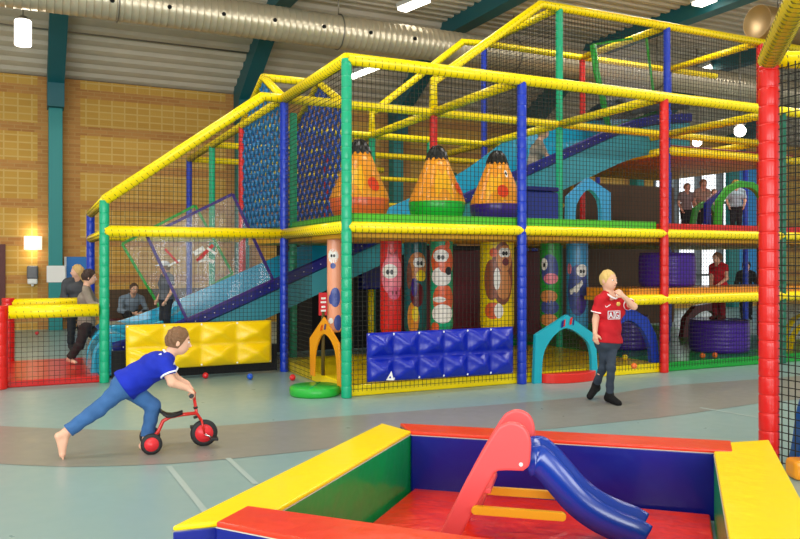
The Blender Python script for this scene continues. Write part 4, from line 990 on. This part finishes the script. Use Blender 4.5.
for k, (x, y, w) in enumerate(((160,410.5,.05),(163,413,.075),(167,415,.08),(172,415.2,.06),(177,414,.045),(182.5,412.3,.03))):
    p = TP(x, y); rows.append([p+lv*w*math.cos(a)+Z*(.016*math.sin(a)) for a in np.linspace(0, 2*math.pi, 13)])
q = MB().grid(rows); q.add(rows[0][:-1], [tuple(range(12))]); q.add(rows[-1][:-1], [tuple(range(12))]); obj('saddle', q, DARK, tr)
q = MB(); cr = fc-lv*.05; q.tube([fc-lv*.05, cr+hv_*.055-Z*.03], .006, 8); q.tube([fc+lv*.05, fc+lv*.05-hv_*.055+Z*.03], .006, 8); obj('crank', q, mat('chrome', 'C8C8C8', rough=.2, metal=1), tr)
for p in (cr+hv_*.06-Z*.03-lv*.03, fc+lv*.08-hv_*.06+Z*.03): obj('pedal', MB().box(p, hv_*.028, lv*.03, Z*.01), DARK, tr, bevel=.004)
# =================================================================== SECOND FRAME, RIGHT FOREGROUND
pf = PD(769, 262, 5.0); pf.z = 0; tf = thing('toddler_play_frame', pf, 'tall red padded post with yellow rails and black net at the right foreground', 'climbing frame')
ORG['toddler_play_frame'] = pf.copy()
post(0, 0, 2.56, 'red', parent=tf, r=.062, p=pf)
A = pf+Z*2.6; dA = Vector((-.345, -1, 0)).normalized(); dB = Vector((1, .02, 0)).normalized()
rail([A, A+dA*2.6], .068, True, YEL, tf); rail([A+dB*.02, A+dB*2.0], .055, True, YEL, tf)
obj('post', MB().lathe(pf+dB*2.0, [(0,0),(.06,0),(.06,2.6),(0,2.6)], 16), BLUE, tf, label='blue padded post')
net(pf, Vector((.45,-.9,0)), [(.07,.02),(1.9,.02),(1.9,2.55),(.07,2.55)], .048, .0028, NET, parent=tf)
bs = PZ(808, 500, 0); bs = Vector((2.53,5.06,0)); t = thing('foam_block', bs, 'blue curved foam piece behind the net at the lower right corner', 'foam block')
q = MB(); pr2_ = smooth([(-.03,0),(.0,.15),(.05,.42),(.2,.64),(.5,.7)], 5)+[(.5,0)]
q.prism([bs+dB*a+Z*z for a, z in pr2_], Vector((0,-.12,0))); obj('cover', q, vinyl('corner blue','145CA8'), t, bevel=.02)
p = Vector((2.47,4.72,0)); t = thing('foam_block', p, 'orange foam piece on the floor at the lower right corner below the blue one', 'foam block')
obj('cover', MB().box(p+Z*.06, dB*.12, Vector((0,.07,0)), Z*.06), ORANGE, t, bevel=.03)
# =================================================================== PEOPLE
# running boy
r2 = lambda x, y, o=0.0: PP(x, y, fwp+lv*o, lv)
J = dict(leg=.92, hd=r2(178.5,341), fw=hv_-Z*.22, up=Z+hv_*.2, nk=r2(167.5,357.5), ch=r2(155,366), pv=r2(127.5,384), cf=hv_*.55-Z*.8)
J.update(shR=r2(164,363.5,-.10), shL=r2(164,361,.10), elR=r2(172,382.5,-.15), wrR=r2(187,388,-.13), elL=r2(176,379,.13), wrL=r2(187,383.5,.13),
         hipR=r2(125,386,-.05), hipL=r2(130,387.5,.05), knR=r2(97,410,-.06), anR=r2(66.5,432,-.06), toeR=r2(62.5,452,-.06), heelR=r2(58.5,436,-.06),
         knL=r2(153,406,.05), anL=r2(147,432,.04), toeL=r2(157,439,.05))
J['toeL'].z = max(.02, min(J['toeL'].z, .03)); J['anL'].z = .075; J['heelL'] = J['anL']-hv_*.03-Z*.05
J['toeR'].z = .03; J['handR'] = hb-lv*.13-J['wrR']; J['handL'] = hb+lv*.13-J['wrL']; J['palmR'] = -Z+hv_*.2; J['palmL'] = -Z+hv_*.2
rb = person('person', 'running barefoot boy in a blue T-shirt and jeans pushing the red tricycle', J, s=1.0, cell=.0055, hair='7A5636', shirt='1B2FB0', pants='3E689C', shoes=None, sleeve=.62, hem=.03, trim='F2F2F6', curl=(1.1,1.1))
# white print on the back of the shirt
bx = hv_; q = MB()
m0 = r2(158, 353.5); sd_ = (r2(166,352)-r2(150,358)).normalized(); nb = lv.cross(sd_).normalized(); nb = nb if nb.z > 0 else -nb
for k, (a, w) in enumerate(((-.05,.014),(-.022,.011),(.004,.013),(.03,.012),(.055,.01))):
    c = r2(158.5,355.5)+sd_*0+lv*a*1.3; q.box(c+nb*.012, sd_*.022, lv*w, nb*.004)
obj('back_print', q, mat('shirt print white','F0F0F4'), rb, label='white print on the back')
# boy in the red shirt
d0 = 7.28; P_ = lambda x, y, d=d0: PD(x, y, d)
cf = Vector((.35, -.93, 0)).normalized()
J = dict(leg=.70, hd=P_(608.5,280.2), fw=Vector((.62,-.78,-.05)), up=Z, nk=P_(609.5,294.5), ch=P_(610,311), pv=P_(607.5,341), cf=cf)
J.update(shR=P_(599.5,301,7.23), shL=P_(622,301,7.33), elR=P_(595.5,320,7.24), wrR=P_(595,333,7.18), elL=P_(634,306.5,7.15), wrL=P_(623.5,296.5,7.1),
         hipR=P_(603,343,7.27), hipL=P_(612,343,7.3), knR=P_(603.5,366,7.35), anR=P_(595.5,386,7.5), toeR=P_(590.5,395.5,7.42),
         knL=P_(611,367,7.22), anL=P_(609.5,397,7.26), toeL=P_(617.5,404.5,7.15))
J['toeL'].z = .02; J['anL'].z = .065; J['handR'] = Vector((.06,-.1,-1)); J['handL'] = Vector((-.65,-.1,.6)); J['palmL'] = Vector((-.4,.9,.1)); J['palmR'] = Vector((.6,.5,0))
boy = person('person', 'blond boy in a red football shirt walking with a hand at his mouth', J, s=1.0, cell=.0055, hair='E2BE70', shirt='C41E28', pants='3C4654', shoes='121214', sleeve=.62, hem=.01, trim='F4F0F0', vneck=True, curl=(1.0,.4), hairvol=.6)
# chest print: framed letters, crest and small check mark
cr_ = Vector((cf.y, -cf.x, 0)); cr_ = cr_ if cr_.x > 0 else -cr_
WP = mat('shirt print white','F0F0F4')
def onchest(x, y, lift=.0): return PP(x, y, P_(611,320)+cf*(.124+lift), cf)
q = MB()
def seg(a, b, w=.0035):
    d = (b-a); q.box((a+b)/2, d/2, cf*.002, d.normalized().cross(cf)*w)
c0 = onchest(614, 315); ww, hh = .064, .036
for a, b in (((-1,-1),(1,-1)),((1,-1),(1,1)),((1,1),(-1,1)),((-1,1),(-1,-1))): seg(c0+cr_*a[0]*ww+Z*a[1]*hh, c0+cr_*b[0]*ww+Z*b[1]*hh, .003)
def L(p, q2): return c0+cr_*p*.00122+Z*q2*.00122
for a, b in (((-42,-20),(-28,20)),((-28,20),(-14,-20)),((-35,-5),(-21,-5)),((1,-20),(1,20)),((-6,-20),(8,-20)),((-6,20),(8,20)),((40,14),(34,20)),((34,20),(22,20)),((22,20),(16,12)),((16,12),(16,-12)),((16,-12),(22,-20)),((22,-20),(36,-20)),((36,-20),(40,-14)),((40,-14),(40,-2)),((40,-2),(29,-2))): seg(L(*a), L(*b), .0042)
for a, b in (((605.3,306),(606.5,307.2)),((606.5,307.2),(610.5,304.6))): seg(onchest(*a), onchest(*b), .003)
obj('shirt_print', q, WP, boy, label='white framed lettering on the chest')
q = MB().lathe(onchest(618.5,304,.004)-cf*.004, [(.02,0),(.02,.006),(.0,.008)], 14, axis=cf); obj('crest', q, mat('crest gold','E8C060',rough=.5), boy, label='round pale gold crest')
# boy in the grey sweater
g = lambda x, y, d=9.55: PD(x, y, d); f = Vector((.95,.3,0))
J = dict(hd=g(89.5,277), fw=f-Z*.15, up=Z+f*.15, nk=g(86.5,288), ch=g(86,299), pv=g(86.5,322), cf=f)
J.update(shR=g(86,293,9.45), shL=g(88,292,9.65), elR=g(92,305,9.4), wrR=g(100.5,304.5,9.4), elL=g(95,302,9.72), wrL=g(103,304,9.72), hipR=g(86,326,9.48), hipL=g(87,326,9.6),
         knR=g(79.5,345,9.48), anR=g(69.5,358.5,9.5), toeR=g(75.5,362.5,9.45), knL=g(97.5,339,9.62), anL=g(103,356,9.62), toeL=g(109,361,9.62))
person('person', 'dark-haired boy in a grey-brown sweater stepping over the red porch mat', J, s=.97, cell=.008, hair='3A261C', shirt='8E8274', pants='33292A', shoes=None, sleeve=1.8, hem=.05, hairvol=1.3)
# blond girl behind him
bb = PD(76, 300, 11.8); bb.z = 0; J = stand(bb, Vector((.5,-.7,0)), 1.3, arm=.9); J['fw'] = Vector((-.8,-.4,-.1))
gp_ = person('person', 'blond girl in a dark grey top standing behind the porch rails', J, s=1.04, cell=.01, hair='D8B070', shirt='4A4C50', pants='2A2C34', shoes='303034', sleeve=1.8, longhair=True)
cpos = (J['wrR']+J['wrL'])/2+Vector((-.05,-.03,0)); t = thing('camera', cpos, 'small black camera held by the blond girl', 'camera'); obj('body', MB().box(cpos, Vector((.07,0,0)), Vector((0,.04,0)), Z*.05), DARK, t, bevel=.01); obj('lens', MB().lathe(cpos, [(.03,0),(.03,.09),(0,.09)], 14, axis=Vector((-.6,-.8,0))), DARK, t)
# bench and seated man
m0 = PD(131.5, 320, 14.6); sz = m0.z; bn = thing('bench', Vector((m0.x, m0.y, 0)), 'dark red low padded bench with brown back along the brick wall', 'bench')
a, b_ = PD(112, 318, 14.4), PD(236, 318, 15.9); a.z = b_.z = 0; dd = (b_-a).normalized(); nn_ = Z.cross(dd); sz = .26
obj('seat', MB().hexa([a-nn_*.35, b_-nn_*.35, b_+nn_*.25, a+nn_*.25]+[p+Z*sz for p in (a-nn_*.35, b_-nn_*.35, b_+nn_*.25, a+nn_*.25)]), MAROON, bn, bevel=.03)
obj('back', MB().hexa([a+nn_*.26, b_+nn_*.26, b_+nn_*.34, a+nn_*.34]+[p+Z*.8 for p in (a+nn_*.26, b_+nn_*.26, b_+nn_*.34, a+nn_*.34)]), mat('brown bench back','5A4430',rough=.6), bn, bevel=.02)
bm_ = a+dd*.33; f = -nn_; q_ = lambda x, y, z: bm_+f*x+dd*y+Z*z
J = dict(hd=q_(.22,0,.83), fw=f-Z*.25, up=Z+f*.1, nk=q_(.13,0,.70), ch=q_(.09,0,.57), pv=q_(0,0,sz+.1), cf=f)
for L_, g_ in (('L',-1),('R',1)):
    J.update({'sh'+L_: q_(.1,g_*.18,.64), 'el'+L_: q_(.18,g_*.24,.43), 'wr'+L_: q_(.38,g_*.06,.38), 'hip'+L_: q_(.05,g_*.08,sz+.09), 'kn'+L_: q_(.42,g_*.17,sz+.12), 'an'+L_: q_(.5,g_*.12,.08), 'toe'+L_: q_(.65,g_*.14,.02)})
person('person', 'man in a grey-blue sweater sitting with clasped hands on the dark red bench', J, s=1.08, cell=.011, hair='5A4030', shirt='7C8C9C', pants='1C1C22', shoes='2A2A2A', sleeve=1.9, hem=.0, hairvol=.6)
# children inside the frame
def slidefloor(x):
    p = min(pts, key=lambda p: abs(400+782*(p.x/p.y)-x)); return p+V*wd_*.5-Z*.2
b0 = slidefloor(184); J = stand(Vector((b0.x, b0.y, b0.z)), Vector((-.7,-.6,0)), .98, arm=.2, lean=-.02)
person('person', 'child in a grey T-shirt and white cap standing on the slide behind the clear curtain', J, s=.8, cell=.01, hair='8A7050', shirt='6A6E76', pants='2A2C34', shoes='303034', sleeve=.6, cap='E8E8EA')
b0 = slidefloor(536); g = lambda x, y, dd=0.0: PD(x, y, b0.y+dd); f = Vector((.9,.3,0))
J = dict(hd=g(543,132), fw=f+Z*.05, up=Z+f*.15, nk=g(539,142), ch=g(537,150), pv=g(532,174), cf=f)
J.update(shR=g(539,147,-.1), shL=g(541,146,.12), elR=g(548,157,-.13), wrR=g(555,166,-.12), elL=g(546,156,.16), wrL=g(549,165,.12), hipR=g(531,176,-.06), hipL=g(532,176,.06), knR=g(541,184,-.06), anR=g(531,190,-.06), toeR=g(537,191.5,-.06), knL=g(541,184,.08), anL=g(531,190,.08), toeL=g(537,191.5,.08))
person('person', 'blond child in a grey-brown T-shirt climbing the slide above the blue foam block', J, s=1.08, cell=.009, hair='E0C080', shirt='9A8E80', pants='3A3A40', shoes=None, sleeve=.7)
b0 = PJ(719, 330, .36); b0.z = .533; J = stand(b0, Vector((-.8,-.5,0)), .92, arm=.6); J['wrR'] = PD(706,293,b0.y-.1); J['elR'] = PD(711,287,b0.y-.12)
person('person', 'small girl in a red top and trousers standing on the purple drum', J, s=.82, cell=.008, hair='7A5638', shirt='C01E2C', pants='8E1A28', shoes='6A2A2A', sleeve=.4, hem=.04)
DT = D+.107
b0 = PJ(736, 226, .95); b0.z = DT; J = stand(b0, Vector((-.3,-.9,0)), .88, arm=.3); J['fw'] = Vector((.7,-.5,-.2))
person('person', 'blond child in a pale blue shirt standing under the green foam arch', J, s=.74, cell=.011, hair='D0A050', shirt='A8C0CC', pants='20222A', shoes='303034', sleeve=.8)
for x, jj, H, sh_, hr_, lab in ((702,1.5,1.02,'B09A8A','9A6A4A','child in a brown top standing on the red deck in front of the window'), (686,1.55,.95,'8A8080','9A7250','child in a dark top standing on the deck left of the window'), (713,1.2,.78,'B8A8A0','8A5A3A','smaller child on the deck between the dark green and bright green arches')):
    b0 = PJ(x, 226, jj); b0.z = DT; person('person', lab, stand(b0, Vector((.2,-1,0)), H, arm=.2), s=H/1.22, cell=.014, hair=hr_, shirt=sh_, pants='22242C', shoes='303034', sleeve=.7)
b0 = PJ(746, 330, 2.9); b0.z = 0; person('person', 'person in black behind the frame right of the girl in red', stand(b0, Vector((-.3,-1,0)), 1.36, arm=.2), s=1.1, cell=.014, hair='101012', shirt='17171B', pants='17171B', shoes='17171B', sleeve=1.9, longhair=True, hairvol=2)
# =================================================================== LIGHT
wd = bpy.data.worlds.new('hall_daylight'); sc.world = wd; wd.use_nodes = True
bg = wd.node_tree.nodes['Background']; bg.inputs['Color'].default_value = (.99, .99, .98, 1); bg.inputs['Strength'].default_value = 1.0
for s in (-7, -2.5, 2, 6.5, 11):
    for w in (-5, -1, 3):
        li = bpy.data.lights.new('ceiling_lamp_light', 'AREA'); li.shape = 'RECTANGLE'; li.size = 2.2; li.size_y = .6; li.energy = 90; li.color = (1, .96, .90)
        lo = bpy.data.objects.new('ceiling_lamp_light', li); lo.location = W(s, w, 6.0); lo.rotation_euler = (0, 0, TH); C.objects.link(lo)
# daylight from the tall windows behind the camera
for x in (-6, 0, 6):
    li = bpy.data.lights.new('window_daylight', 'AREA'); li.shape = 'RECTANGLE'; li.size = 4.0; li.size_y = 3.2; li.energy = 380; li.color = (.95, .985, 1)
    lo = bpy.data.objects.new('window_daylight', li); lo.location = (x, -5.5, 2.1); lo.rotation_euler = (R(86), 0, 0); C.objects.link(lo)
